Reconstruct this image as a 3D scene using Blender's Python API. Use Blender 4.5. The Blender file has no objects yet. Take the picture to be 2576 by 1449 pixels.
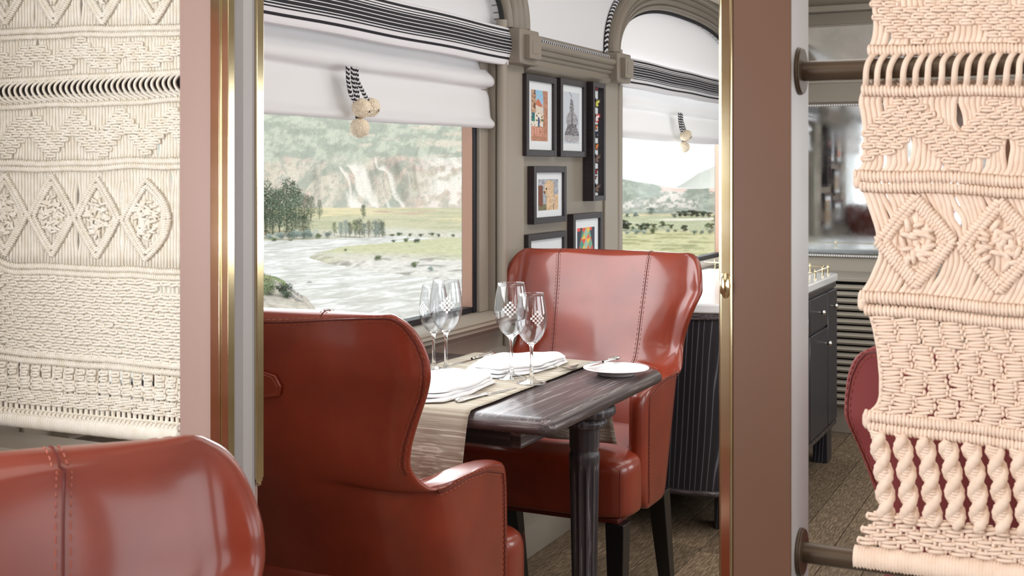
import bpy, bmesh, math, random
import numpy as np
from mathutils import Vector, Matrix
S = bpy.context.scene
COL = S.collection
PI = math.pi
# ---------------------------------------------------------------- camera, sky, sun, lights, exposure
FPX = 3032.0; HZ = 430.0; CH = 1.25; YAW = math.radians(25.7)
cy_, sy_ = math.cos(YAW), math.sin(YAW)
cd = bpy.data.cameras.new('camera'); cam = bpy.data.objects.new('camera', cd); COL.objects.link(cam)
cd.sensor_width = 36; cd.lens = FPX * 36 / 2576; cd.shift_y = (HZ - 724.5) / 2576
cam.location = (0, 0, CH); cam.rotation_euler = (PI / 2, 0, YAW - PI / 2)
cd.clip_start = .02; cd.clip_end = 6000
cd.dof.use_dof = True; cd.dof.focus_distance = 2.9; cd.dof.aperture_fstop = 16
S.camera = cam
S.view_settings.view_transform = 'Standard'; S.view_settings.look = 'None'
S.view_settings.gamma = 1; S.view_settings.use_curve_mapping = False
S.view_settings.exposure = 0.13
S.cycles.use_denoising = True
S.cycles.max_bounces = 9; S.cycles.diffuse_bounces = 4; S.cycles.glossy_bounces = 4
S.cycles.transmission_bounces = 9; S.cycles.transparent_max_bounces = 12
S.cycles.caustics_refractive = False; S.cycles.caustics_reflective = False
S.cycles.sample_clamp_indirect = 6.0

w = bpy.data.worlds.new('sky'); S.world = w; w.use_nodes = True
nt = w.node_tree; nt.nodes.clear()
tc = nt.nodes.new('ShaderNodeTexCoord'); nz = nt.nodes.new('ShaderNodeTexNoise'); cr = nt.nodes.new('ShaderNodeValToRGB')
mp = nt.nodes.new('ShaderNodeMapping'); mp.inputs['Scale'].default_value = (1, 1, 3)
bg = nt.nodes.new('ShaderNodeBackground'); wo = nt.nodes.new('ShaderNodeOutputWorld')
nz.inputs['Scale'].default_value = 2.2; nz.inputs['Detail'].default_value = 6
cr.color_ramp.elements[0].position = .35; cr.color_ramp.elements[0].color = (.90, .94, 1.0, 1)
cr.color_ramp.elements[1].position = .6; cr.color_ramp.elements[1].color = (1, 1, 1, 1)
nt.links.new(tc.outputs['Generated'], mp.inputs['Vector']); nt.links.new(mp.outputs['Vector'], nz.inputs['Vector'])
nt.links.new(nz.outputs['Fac'], cr.inputs['Fac']); nt.links.new(cr.outputs['Color'], bg.inputs['Color'])
bg.inputs['Strength'].default_value = 1.25
nt.links.new(bg.outputs['Background'], wo.inputs['Surface'])

def sun(name, d, energy, ang, col):
    l = bpy.data.lights.new(name, 'SUN'); l.energy = energy; l.angle = math.radians(ang); l.color = col
    o = bpy.data.objects.new(name, l); COL.objects.link(o)
    o.rotation_euler = Vector(d).to_track_quat('-Z', 'Y').to_euler()
sun('sun_light', (.35, .62, -.9), 2.05, 3, (1, .96, .9))
def area(name, loc, d, sx, sy, power, col):
    l = bpy.data.lights.new(name, 'AREA'); l.shape = 'RECTANGLE'; l.size = sx; l.size_y = sy; l.energy = power; l.color = col
    o = bpy.data.objects.new(name, l); COL.objects.link(o); o.location = loc
    o.rotation_euler = Vector(d).to_track_quat('-Z', 'Z').to_euler()
    return o
# daylight entering by the windows of the opposite side of the carriage
for i, x in enumerate((-1.1, .75, 2.6, 4.7)):
    area('window_daylight', (x, -1.12, 1.22), (0, 1, -.05), 1.35, .75, (7, 7, 12, 12)[i], (.96, .98, 1))
# daylight through the windows and their translucent blinds on the near side
area('window_daylight', (2.50, 1.54, 1.32), (0, -1, -.12), 1.6, .6, 17, (.95, .98, 1))
area('window_daylight', (5.25, 1.98, 1.40), (0, -1, -.15), 1.9, 1.15, 26, (.95, .98, 1))
area('window_daylight', (-.20, 1.40, 1.20), (.35, -1, -.1), 1.4, .75, 42, (.95, .98, 1))
# unseen ceiling fills added to brighten the room, the last one warmer
area('ceiling_fill', (2.6, .3, 2.16), (0, 0, -1), 2.6, .9, 16, (1, .97, .93))
area('ceiling_fill', (4.8, .2, 2.16), (0, 0, -1), 1.4, .9, 8, (1, .97, .93))
area('ceiling_fill', (-.2, .1, 2.16), (0, 0, -1), 1.6, 1.0, 8, (1, .90, .80))

# ---------------------------------------------------------------- placing helpers (photo pixel -> world point on a plane)
def pd(x, y):
    a = (x - 1288) / FPX
    return Vector((cy_ + a * sy_, sy_ - a * cy_, -(y - HZ) / FPX))
def onX(x, y, X): d = pd(x, y); return Vector((0, 0, CH)) + d * (X / d.x)
def onY(x, y, Y): d = pd(x, y); return Vector((0, 0, CH)) + d * (Y / d.y)
def onZ(x, y, Z): d = pd(x, y); return Vector((0, 0, CH)) + d * ((Z - CH) / d.z)
def atd(x, y, dd): return Vector((0, 0, CH)) + pd(x, y) * dd
def sm(a, b, x):
    t = np.clip((x - a) / (b - a), 0, 1); return t * t * (3 - 2 * t)

# ---------------------------------------------------------------- materials
MATS = {}
def mat(name, col, rough=.5, metal=0, spec=.5, coat=0, trans=0, sub=0, ior=1.45, emit=None):
    m = bpy.data.materials.new(name); m.use_nodes = True
    b = m.node_tree.nodes['Principled BSDF']
    b.inputs['Base Color'].default_value = (*col, 1); b.inputs['Roughness'].default_value = rough
    b.inputs['Metallic'].default_value = metal; b.inputs['Specular IOR Level'].default_value = spec
    b.inputs['Coat Weight'].default_value = coat; b.inputs['Coat Roughness'].default_value = .15
    b.inputs['Transmission Weight'].default_value = trans; b.inputs['IOR'].default_value = ior
    MATS[name] = m
    return m
def nodes(m): return m.node_tree, m.node_tree.nodes['Principled BSDF']
def noise_tex(m, scale=5, detail=4, sc=(1, 1, 1), coord='Object', rough=.5, dist=0):
    t = m.node_tree
    c = t.nodes.new('ShaderNodeTexCoord'); mp = t.nodes.new('ShaderNodeMapping'); n = t.nodes.new('ShaderNodeTexNoise')
    mp.inputs['Scale'].default_value = sc
    n.inputs['Scale'].default_value = scale; n.inputs['Detail'].default_value = detail
    n.inputs['Roughness'].default_value = rough; n.inputs['Distortion'].default_value = dist
    t.links.new(c.outputs[coord], mp.inputs['Vector']); t.links.new(mp.outputs['Vector'], n.inputs['Vector'])
    return n
def ramp(m, src, stops, to='Base Color'):
    t, b = nodes(m)
    r = t.nodes.new('ShaderNodeValToRGB')
    e = r.color_ramp.elements
    while len(e) < len(stops): e.new(.5)
    for k, (p, c) in enumerate(stops):
        e[k].position = p; e[k].color = (*c, 1) if len(c) == 3 else c
    t.links.new(src, r.inputs['Fac'])
    if to: t.links.new(r.outputs['Color'], b.inputs[to])
    return r
def bump(m, src, strength=.2, dist=.01):
    t, b = nodes(m)
    bp = t.nodes.new('ShaderNodeBump'); bp.inputs['Strength'].default_value = strength; bp.inputs['Distance'].default_value = dist
    t.links.new(src, bp.inputs['Height']); t.links.new(bp.outputs['Normal'], b.inputs['Normal'])
def simple_noise(m, c1, c2, scale, sc=(1, 1, 1), bs=.1, bd=.002, detail=4):
    n = noise_tex(m, scale, detail, sc)
    ramp(m, n.outputs['Fac'], [(.3, c1), (.7, c2)])
    if bs: bump(m, n.outputs['Fac'], bs, bd)
    return m
def vcol(m):
    t, b = nodes(m)
    a = t.nodes.new('ShaderNodeAttribute'); a.attribute_name = 'col'
    t.links.new(a.outputs['Color'], b.inputs['Base Color'])
    return m

leather = mat('red_leather', (.24, .034, .013), .36, spec=.5, coat=.6)
simple_noise(leather, (.17, .021, .008), (.26, .034, .013), 7, bs=0)
n = noise_tex(leather, 420, 3); bump(leather, n.outputs['Fac'], .12, .0006)
leather_dk = mat('leather_seam', (.10, .013, .009), .5)
thread = mat('seam_thread', (.30, .075, .045), .7)
taupe = simple_noise(mat('taupe_paint', (.27, .235, .19), .38), (.262, .228, .186), (.285, .25, .205), 3, bs=0)
taupe_l = simple_noise(mat('taupe_paint_light', (.33, .29, .24), .4), (.32, .285, .235), (.35, .31, .26), 3, bs=0)
post_l = simple_noise(mat('post_rose_reflection', (.37, .25, .215), .3), (.36, .24, .205), (.39, .265, .23), 2, bs=0)  # pink base stands in for the rose reflection on the left post
post_r = simple_noise(mat('post_brown_reflection', (.125, .062, .038), .42, spec=.3), (.115, .056, .034), (.14, .07, .043), 2, bs=0)  # warm reflection painted as brown over the taupe of the right post
post_g = simple_noise(mat('post_paint_grey', (.40, .38, .38), .4), (.39, .37, .365), (.42, .40, .40), 2, bs=0)
brass = mat('polished_brass', (.82, .66, .38), .14, metal=1)
n = noise_tex(brass, 3, 3, (1, 1, 6)); ramp(brass, n.outputs['Fac'], [(.3, (.74, .60, .34)), (.7, (.88, .76, .50))])
silver = mat('silver_metal', (.72, .70, .68), .16, metal=1)
bronze = simple_noise(mat('bronze_rod', (.075, .05, .03), .38, metal=.35), (.07, .045, .028), (.095, .065, .04), 8, bs=0)
rod_dk = mat('dark_rod', (.035, .03, .03), .35, metal=.3)
cord_w = simple_noise(mat('white_cotton_cord', (.86, .80, .70), .9, spec=.15), (.82, .76, .64), (.91, .87, .79), 60, bs=.25, bd=.001)
cord_warm_lit = simple_noise(mat('warm_lit_cotton_cord', (.80, .625, .50), .9, spec=.15), (.75, .57, .45), (.83, .665, .545), 60, bs=.25, bd=.001)  # peach tint is warm bounced light put into the cord colour
for m_, sc_ in ((cord_w, 900), (cord_warm_lit, 900)):
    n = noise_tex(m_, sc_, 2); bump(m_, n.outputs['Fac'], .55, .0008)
white_wall = mat('white_paint', (.84, .85, .88), .7)
ceil_m = mat('ceiling_paint', (.72, .66, .58), .7)
fabric = mat('white_blind_linen', (.87, .87, .90), .9, spec=.1)
n = noise_tex(fabric, 40, 3, (1, 1, 14)); bump(fabric, n.outputs['Fac'], .08, .001)
t, b = nodes(fabric)
tr = t.nodes.new('ShaderNodeBsdfTranslucent'); tr.inputs['Color'].default_value = (.85, .83, .80, 1)
mx = t.nodes.new('ShaderNodeMixShader'); mx.inputs[0].default_value = .28
out = [q for q in t.nodes if q.type == 'OUTPUT_MATERIAL'][0]
t.links.new(b.outputs[0], mx.inputs[1]); t.links.new(tr.outputs[0], mx.inputs[2]); t.links.new(mx.outputs[0], out.inputs['Surface'])
stripe_w = mat('white_weave', (.78, .78, .82), .85)
stripe_k = mat('black_weave', (.018, .018, .024), .8)
cord_k = mat('black_braid', (.02, .02, .022), .7)
pom = simple_noise(mat('cream_wool', (.85, .74, .56), .95, spec=.1), (.74, .60, .42), (.94, .87, .74), 300, bs=.6, bd=.002)
black_rub = mat('black_rubber', (.012, .012, .018), .4)
reveal_m = mat('terracotta_reveal', (.50, .30, .22), .5)
frame_m = simple_noise(mat('dark_frame_wood', (.028, .022, .026), .35), (.024, .019, .024), (.036, .028, .032), 20, (1, 1, 6), bs=0)
mat_board = mat('picture_mount', (.80, .84, .88), .6)
art_m = vcol(mat('picture_print', (.5, .5, .5), .6))
marble = simple_noise(mat('white_marble', (.85, .86, .87), .15), (.80, .81, .83), (.88, .88, .89), 3, bs=0)
mirror_m = mat('antique_mirror', (.72, .75, .76), .06, metal=1)
n = noise_tex(mirror_m, 6, 8, rough=.7); ramp(mirror_m, n.outputs['Fac'], [(.35, (.62, .65, .65)), (.6, (.74, .77, .79))]); ramp(mirror_m, n.outputs['Fac'], [(.3, (.10,) * 3), (.62, (.03,) * 3)], 'Roughness')
porcelain = mat('white_porcelain', (.86, .86, .86), .12, coat=.4)
linen = mat('white_napkin_linen', (.86, .86, .88), .85, spec=.2)
n = noise_tex(linen, 500, 2); bump(linen, n.outputs['Fac'], .15, .0006)
glass = mat('clear_glass', (1, 1, 1), 0, trans=1, ior=1.45)
thin_glass = mat('thin_glass', (1, 1, 1), 0)
t, b = nodes(thin_glass)
trn = t.nodes.new('ShaderNodeBsdfTransparent'); trn.inputs[0].default_value = (.97, .975, .98, 1)
gl = t.nodes.new('ShaderNodeBsdfGlossy'); gl.inputs['Roughness'].default_value = .02
fr = t.nodes.new('ShaderNodeLayerWeight'); fr.inputs['Blend'].default_value = .5; pw = t.nodes.new('ShaderNodeMath'); pw.operation = 'POWER'; pw.inputs[1].default_value = 3.2; ml = t.nodes.new('ShaderNodeMath'); ml.operation = 'MULTIPLY_ADD'; ml.inputs[1].default_value = .85; ml.inputs[2].default_value = .07
t.links.new(fr.outputs['Facing'], pw.inputs[0]); t.links.new(pw.outputs[0], ml.inputs[0])
mx = t.nodes.new('ShaderNodeMixShader'); out = [q for q in t.nodes if q.type == 'OUTPUT_MATERIAL'][0]
t.links.new(ml.outputs[0], mx.inputs[0]); t.links.new(trn.outputs[0], mx.inputs[1]); t.links.new(gl.outputs[0], mx.inputs[2]); t.links.new(mx.outputs[0], out.inputs['Surface'])
etch = mat('etched_white', (.95, .95, .95), .7)
black_lacq = mat('black_lacquer', (.008, .008, .009), .25)
red_m = mat('far_red', (.2, .03, .03), .6)
curt = simple_noise(mat('rose_reflection_curtain', (.42, .14, .12), .8), (.36, .11, .10), (.50, .19, .16), 5, (8, 8, .3), bs=0)
terracotta = simple_noise(mat('warm_panelling', (.36, .17, .10), .6), (.30, .13, .08), (.42, .21, .13), 2, bs=0)
# cerused dark oak: fine pale pores running along one axis, set per object by the mapping scale
def oak(name, sc, base=(.030, .024, .026), pore=(.16, .14, .145), rough=.3, ends=False):
    m = mat(name, base, rough, spec=.5)
    n = noise_tex(m, 1, 7, sc, rough=.62, dist=.25)
    if ends:
        n2 = noise_tex(m, 1, 7, (95, 3, 95), rough=.62, dist=.25); t = m.node_tree
        g = t.nodes.new('ShaderNodeNewGeometry'); sx = t.nodes.new('ShaderNodeSeparateXYZ'); ab = t.nodes.new('ShaderNodeMath'); ab.operation = 'ABSOLUTE'
        gt = t.nodes.new('ShaderNodeMath'); gt.operation = 'GREATER_THAN'; gt.inputs[1].default_value = .62; mxx = t.nodes.new('ShaderNodeMix'); mxx.data_type = 'FLOAT'
        t.links.new(g.outputs['Normal'], sx.inputs[0]); t.links.new(sx.outputs['X'], ab.inputs[0]); t.links.new(ab.outputs[0], gt.inputs[0])
        t.links.new(gt.outputs[0], mxx.inputs['Factor']); t.links.new(n.outputs['Fac'], mxx.inputs['A']); t.links.new(n2.outputs['Fac'], mxx.inputs['B'])
        class Q: pass
        n = Q(); n.outputs = {'Fac': mxx.outputs['Result']}
    ramp(m, n.outputs['Fac'], [(.40, base), (.56, tuple(q * 1.8 for q in base)), (.63, pore), (.68, base)])
    bump(m, n.outputs['Fac'], .25, .0015)
    return m
oak_x = oak('cerused_oak_lengthwise', (3, 95, 95), (.052, .040, .041), (.26, .23, .23), .27, ends=True); oak_z = oak('cerused_oak_upright', (95, 95, 3.0), (.036, .031, .035), (.21, .20, .22), .38); oak_y = oak('cerused_oak_crosswise', (60, 3, 60))
oak_cab = mat('cabinet_oak', (.018, .018, .024), .35)
t, b = nodes(oak_cab)
c = t.nodes.new('ShaderNodeTexCoord'); mp = t.nodes.new('ShaderNodeMapping'); wv = t.nodes.new('ShaderNodeTexWave')
mp.inputs['Scale'].default_value = (46, 46, 2.6); mp.inputs['Location'].default_value = (3, 1, .4); wv.bands_direction = 'DIAGONAL'
wv.wave_type = 'BANDS'; wv.inputs['Scale'].default_value = .8; wv.inputs['Distortion'].default_value = 11; wv.inputs['Detail'].default_value = 2; wv.inputs['Detail Scale'].default_value = .28
t.links.new(c.outputs['Object'], mp.inputs['Vector']); t.links.new(mp.outputs['Vector'], wv.inputs['Vector'])
ramp(oak_cab, wv.outputs['Fac'], [(.0, (.018, .017, .022)), (.93, (.024, .023, .030)), (.985, (.10, .10, .12)), (1.0, (.17, .17, .19))])
bump(oak_cab, wv.outputs['Fac'], .2, .001)
# woven-look floor boards
floor_m = mat('floor_board', (.20, .15, .10), .55)
n = noise_tex(floor_m, 1, 6, (22, 170, 20), rough=.7, dist=.4)
ramp(floor_m, n.outputs['Fac'], [(.36, (.105, .072, .045)), (.50, (.205, .148, .095)), (.64, (.35, .265, .175))])
bump(floor_m, n.outputs['Fac'], .4, .002)
t, b = nodes(floor_m)
oi = t.nodes.new('ShaderNodeObjectInfo'); hv = t.nodes.new('ShaderNodeHueSaturation'); mr = t.nodes.new('ShaderNodeMapRange')
mr.inputs['To Min'].default_value = .72; mr.inputs['To Max'].default_value = 1.25
rl = [l for l in t.links if l.to_socket == b.inputs['Base Color']][0].from_socket
t.links.new(oi.outputs['Random'], mr.inputs['Value']); t.links.new(mr.outputs[0], hv.inputs['Value']); t.links.new(rl, hv.inputs['Color']); t.links.new(hv.outputs[0], b.inputs['Base Color'])
# runner: ribbed weave
runner_m = mat('ribbed_runner', (.45, .41, .33), .85, spec=.15)
n = noise_tex(runner_m, 1, 2, (260, 1.2, 260), rough=.5)
ramp(runner_m, n.outputs['Fac'], [(.38, (.33, .275, .22)), (.52, (.40, .36, .29)), (.60, (.44, .40, .33)), (.66, (.64, .60, .52))])
bump(runner_m, n.outputs['Fac'], .5, .0015)
ground_m = vcol(mat('ground_cover', (.4, .4, .3), .95, spec=.1))
n = noise_tex(ground_m, 1.5, 9, rough=.8); bump(ground_m, n.outputs['Fac'], .3, .6)
t, b = nodes(ground_m); mr = t.nodes.new('ShaderNodeMapRange'); mr.inputs['From Min'].default_value = .35; mr.inputs['From Max'].default_value = .65; mr.inputs['To Min'].default_value = .62; mr.inputs['To Max'].default_value = 1.25
hv = t.nodes.new('ShaderNodeHueSaturation'); rl = [l for l in t.links if l.to_socket == b.inputs['Base Color']][0].from_socket
hv.inputs['Saturation'].default_value = .78
t.links.new(n.outputs['Fac'], mr.inputs['Value']); t.links.new(mr.outputs[0], hv.inputs['Value']); t.links.new(rl, hv.inputs['Color']); t.links.new(hv.outputs[0], b.inputs['Base Color'])
water_m = mat('river_water', (.56, .55, .51), .35, spec=.4)
n = noise_tex(water_m, 1, 10, (.22, .5, 1), rough=.74, dist=.8)
ramp(water_m, n.outputs['Fac'], [(.38, (.36, .36, .32)), (.50, (.50, .49, .46)), (.62, (.80, .80, .80))]); bump(water_m, n.outputs['Fac'], .5, .5)
leaf_m = [simple_noise(mat('foliage_' + k, c, .8, spec=.1), tuple(q * .7 for q in c), tuple(min(1, q * 1.4) for q in c), 1.5, bs=0)
          for k, c in (('dark', (.13, .17, .12)), ('green', (.20, .25, .14)), ('blue_grey', (.33, .40, .38)), ('olive', (.28, .30, .17)))]
bark_m = mat('bark', (.22, .18, .14), .9)
rock_m = simple_noise(mat('grey_rock', (.3, .29, .28), .9), (.20, .195, .19), (.42, .41, .40), 3, bs=.5, bd=.1)
pane_m = mat('window_pane', (1, 1, 1), 0)
t, b = nodes(pane_m)
trn = t.nodes.new('ShaderNodeBsdfTransparent'); trn.inputs[0].default_value = (.97, .985, .98, 1)
gl = t.nodes.new('ShaderNodeBsdfGlossy'); gl.inputs['Roughness'].default_value = .0
fr = t.nodes.new('ShaderNodeLayerWeight'); fr.inputs['Blend'].default_value = .5; pw = t.nodes.new('ShaderNodeMath'); pw.operation = 'POWER'; pw.inputs[1].default_value = 5; ml = t.nodes.new('ShaderNodeMath'); ml.operation = 'MULTIPLY_ADD'; ml.inputs[1].default_value = .22; ml.inputs[2].default_value = .015; t.links.new(fr.outputs['Facing'], pw.inputs[0]); t.links.new(pw.outputs[0], ml.inputs[0])
mx = t.nodes.new('ShaderNodeMixShader'); out = [q for q in t.nodes if q.type == 'OUTPUT_MATERIAL'][0]
t.links.new(ml.outputs[0], mx.inputs[0]); t.links.new(trn.outputs[0], mx.inputs[1]); t.links.new(gl.outputs[0], mx.inputs[2]); t.links.new(mx.outputs[0], out.inputs['Surface'])

# ---------------------------------------------------------------- object helpers
def thing(name, label, cat, loc=(0, 0, 0), rotz=0, group=None):
    o = bpy.data.objects.new(name, None); o.empty_display_size = .1
    COL.objects.link(o); o.location = loc; o.rotation_euler = (0, 0, rotz)
    o['label'] = label; o['category'] = cat
    if group: o['group'] = group
    return o
def tag(o, label, cat, group=None):
    o['label'] = label; o['category'] = cat
    if group: o['group'] = group
    return o
class MB:
    """collects vertices and faces; build() links ONE mesh object"""
    def __init__(s): s.v = []; s.f = []; s.mi = []; s.n = 0; s.c = []
    def add(s, V, F, mi=0, c=None):
        V = np.asarray(V, float).reshape(-1, 3)
        s.v.append(V); n = s.n
        s.f.extend([tuple(i + n for i in f) for f in F]); s.mi.extend([mi] * len(F)); s.n += len(V)
        if c is not None: s.c.append(np.tile(np.array([*c, 1.0]), (len(V), 1)))
    def box(s, a, b, mi=0, M=None, c=None):
        x0, y0, z0 = a; x1, y1, z1 = b
        V = np.array([(x0, y0, z0), (x1, y0, z0), (x1, y1, z0), (x0, y1, z0), (x0, y0, z1), (x1, y0, z1), (x1, y1, z1), (x0, y1, z1)], float)
        if M is not None: V = np.array([M @ Vector(p) for p in V])
        F = [(0, 3, 2, 1), (4, 5, 6, 7), (0, 1, 5, 4), (1, 2, 6, 5), (2, 3, 7, 6), (3, 0, 4, 7)]
        s.add(V, F, mi, c)
    def grid(s, P, mi=0, closeu=False, closev=False):
        P = np.asarray(P, float); nu, nv = P.shape[:2]
        F = []
        for i in range(nu if closeu else nu - 1):
            i2 = (i + 1) % nu
            for j in range(nv if closev else nv - 1):
                j2 = (j + 1) % nv
                F.append((i * nv + j, i * nv + j2, i2 * nv + j2, i2 * nv + j))
        s.add(P.reshape(-1, 3), F, mi)
    def tube(s, pts, r, k=6, mi=0, cap=True, up=(0, 0, 1), flat=1.0):
        P = np.asarray([tuple(p) for p in pts], float); n = len(P)
        R = np.full(n, r) if np.isscalar(r) else np.asarray(r, float)
        T = np.gradient(P, axis=0); T /= np.linalg.norm(T, axis=1)[:, None] + 1e-12
        U = np.array(up, float)
        A = np.cross(T, U); l = np.linalg.norm(A, axis=1); bad = l < .05
        if bad.any():
            A[bad] = np.cross(T[bad], np.array([1., .03, .02])); l = np.linalg.norm(A, axis=1)
        A /= l[:, None]; B = np.cross(T, A)
        an = np.arange(k) / k * 2 * PI
        G = P[:, None, :] + R[:, None, None] * (np.cos(an)[None, :, None] * A[:, None, :] * flat + np.sin(an)[None, :, None] * B[:, None, :])
        n0 = s.n
        s.grid(G, mi, closev=True)
        if cap:
            s.f.append(tuple(n0 + j for j in range(k))[::-1]); s.f.append(tuple(n0 + (n - 1) * k + j for j in range(k))); s.mi += [mi, mi]
    def lathe(s, prof, k=32, c=(0, 0, 0), mi=0, M=None):
        P = []
        for r, z in prof:
            P.append([(c[0] + r * math.cos(a), c[1] + r * math.sin(a), c[2] + z) for a in [2 * PI * j / k for j in range(k)]])
        P = np.array(P)
        if M is not None: P = np.array([[tuple(M @ Vector(q)) for q in row] for row in P])
        s.grid(P, mi, closev=True)
    def prism(s, poly, a, b, fn, mi=0):
        """poly: 2-D outline, extruded from a to b by fn(u, v, w) -> point"""
        n = len(poly)
        V = [tuple(fn(u, v, a)) for u, v in poly] + [tuple(fn(u, v, b)) for u, v in poly]
        F = [tuple(range(n))[::-1], tuple(range(n, 2 * n))] + [(i, (i + 1) % n, n + (i + 1) % n, n + i) for i in range(n)]
        s.add(V, F, mi)
    def build(s, name, mats, parent=None, smooth=True, bevel=0, segs=2, sharp=35, kind=None, sub=0):
        me = bpy.data.meshes.new(name)
        V = np.concatenate(s.v) if s.v else np.zeros((0, 3))
        me.from_pydata(V.tolist(), [], s.f)
        if not isinstance(mats, (list, tuple)): mats = [mats]
        for m in mats: me.materials.append(m)
        if len(mats) > 1: me.polygons.foreach_set('material_index', np.array(s.mi, dtype=np.int32))
        if s.c:
            ca = me.color_attributes.new('col', 'FLOAT_COLOR', 'POINT'); ca.data.foreach_set('color', np.concatenate(s.c).ravel().astype(np.float32))
        me.validate(); me.update()
        bm = bmesh.new(); bm.from_mesh(me); bmesh.ops.recalc_face_normals(bm, faces=bm.faces); bm.to_mesh(me); bm.free()
        o = bpy.data.objects.new(name, me); COL.objects.link(o)
        if smooth:
            me.polygons.foreach_set('use_smooth', np.ones(len(me.polygons), dtype=bool))
            if sharp < 180: me.set_sharp_from_angle(angle=math.radians(sharp))
        if bevel:
            md = o.modifiers.new('bevel', 'BEVEL'); md.width = bevel; md.segments = segs; md.limit_method = 'ANGLE'; md.angle_limit = math.radians(40)
        if sub:
            md = o.modifiers.new('sub', 'SUBSURF'); md.levels = sub; md.render_levels = sub
        if parent is not None: o.parent = parent
        if kind: o['kind'] = kind
        return o
def box_obj(name, a, b, m, parent=None, bevel=.002, kind=None):
    """mesh centred on its own origin"""
    mb = MB(); c = [(p + q) / 2 for p, q in zip(a, b)]
    mb.box([p - q for p, q in zip(a, c)], [p - q for p, q in zip(b, c)])
    o = mb.build(name, m, parent, bevel=bevel, kind=kind); o.location = c
    return o
def dup_tree(o, parent=None):
    c = o.copy(); COL.objects.link(c); c.parent = parent
    for ch in list(o.children): dup_tree(ch, c)
    return c
def share(name, me_obj, parent, loc, rot=(0, 0, 0), scale=(1, 1, 1)):
    """another piece with the same mesh data"""
    o = bpy.data.objects.new(name, me_obj.data); COL.objects.link(o)
    o.location = loc; o.rotation_euler = rot; o.scale = scale
    if parent is not None: o.parent = parent
    for md in me_obj.modifiers:
        if md.type == 'BEVEL':
            d = o.modifiers.new('bevel', 'BEVEL'); d.width = md.width; d.segments = md.segments; d.limit_method = 'ANGLE'; d.angle_limit = md.angle_limit
    return o
rnd = random.Random(11)
# ================================================================ SETTING
W = 1.66                                     # inner face of the window wall
XF = 6.25                                    # far partition
WINS = [(-1.105, .645), (1.635, 3.385), (4.375, 6.15)]
ZS, ZSP = .815, 1.70                         # sill, arch springing
def arch(x0, x1, n=40, a=0, z0=ZSP, h=.245):
    """arch line offset outward by a"""
    cx = (x0 + x1) / 2; hw = (x1 - x0) / 2 + a; hh = h + a
    P = []
    for i in range(n + 1):
        t = PI * i / n
        c_, s_ = math.cos(t), math.sin(t)
        P.append((cx - math.copysign(abs(c_) ** .8, c_) * hw, z0 + abs(s_) ** .9 * hh))
    return P
# floor boards
fl = MB(); fl.box((-2.2, -1.2, -.06), (6.35, 1.75, -.012)); floor = fl.build('floor', oak_x, bevel=0, smooth=False); floor['kind'] = 'structure'
PL = [box_obj('plank', (0, 0, 0), (l, .128, .012), floor_m, floor, bevel=.0012) for l in (1.1, .8, .5)]
first = True; r_ = 0; y = -1.19
while y < 1.62:
    x = 1.3 - rnd.random() * 1.0 - 1.0
    while x < 6.2:
        k = rnd.choice([0, 0, 1, 2]); l = (1.1, .8, .5)[k]
        if x + l > -.4: share('plank', PL[k], floor, (x + l / 2, y + .065, -.006))
        x += l + .002
    y += .131
for o in PL: bpy.data.objects.remove(o)

wl = MB()
def wb(x0, x1, z0, z1, y0=W, y1=W + .12, m=0): wl.box((x0, y0, z0), (x1, y1, z1), m)
wb(-2.2, XF + .1, 0, ZS - .02)
cols = [(-2.2, WINS[0][0]), (WINS[0][1], WINS[1][0]), (WINS[1][1], WINS[2][0]), (WINS[2][1], XF + .1)]
for a, b_ in cols: wb(a, b_, ZS - .02, ZSP)
wall_window = wl.build('wall_window', taupe, bevel=0); wall_window['kind'] = 'structure'
# white upper wall pierced by the arches
up = MB(); ZT = 2.06
for a, b_ in cols: up.box((a, W, ZSP), (b_, W + .06, ZT))
for a, b_ in WINS:
    A = arch(a, b_)
    for (xa, za), (xb, zb) in zip(A[:-1], A[1:]):
        if xb - xa < 1e-6: continue
        V = [(xa, W, za), (xb, W, zb), (xb, W, ZT), (xa, W, ZT), (xa, W + .06, za), (xb, W + .06, zb), (xb, W + .06, ZT), (xa, W + .06, ZT)]
        up.add(V, [(0, 1, 2, 3), (4, 7, 6, 5), (0, 4, 5, 1), (3, 2, 6, 7)])
up.box((-2.2, W + .06, ZT - .02), (XF + .1, W + .12, ZT)); 
o = up.build('wall_window_upper', white_wall, sharp=30); o['kind'] = 'structure'
# ceiling: cornice board, cove and flat part
cl = MB()
prof = [(W + .03, ZT - .012), (W - .05, ZT - .012), (W - .055, ZT + .03), (W - .09, ZT + .05), (W - .2, 2.16), (W - .5, 2.22), (.2, 2.24), (-.8, 2.20), (-1.25, 2.05), (-1.25, 2.3), (W + .12, 2.3), (W + .12, ZT - .012)]
cl.prism(prof, -2.2, XF + .1, lambda u, v, w_: (w_, u, v))
o = cl.build('ceiling', ceil_m, sharp=30); o['kind'] = 'structure'
# opposite wall with four windows, back wall, far wall
ow = MB()
OW = [(-1.8, -.4), (.05, 1.45), (1.9, 3.3), (4.0, 5.4)]
ow.box((-2.2, -1.32, 0), (XF + .1, -1.2, .83)); ow.box((-2.2, -1.32, 1.62), (XF + .1, -1.2, 2.3))
e = -2.2
for a, b_ in OW: ow.box((e, -1.32, .83), (a, -1.2, 1.62)); e = b_
ow.box((e, -1.32, .83), (XF + .1, -1.2, 1.62))
o = ow.build('wall_opposite', taupe, bevel=0); o['kind'] = 'structure'
o = box_obj('wall_back', (-2.3, -1.32, 0), (-2.2, W + .12, 2.3), terracotta, bevel=0); o['kind'] = 'structure'
wf = box_obj('wall_far', (XF, -1.32, 0), (XF + .1, W + .12, 2.3), taupe_l, bevel=0); wf['kind'] = 'structure'

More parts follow.
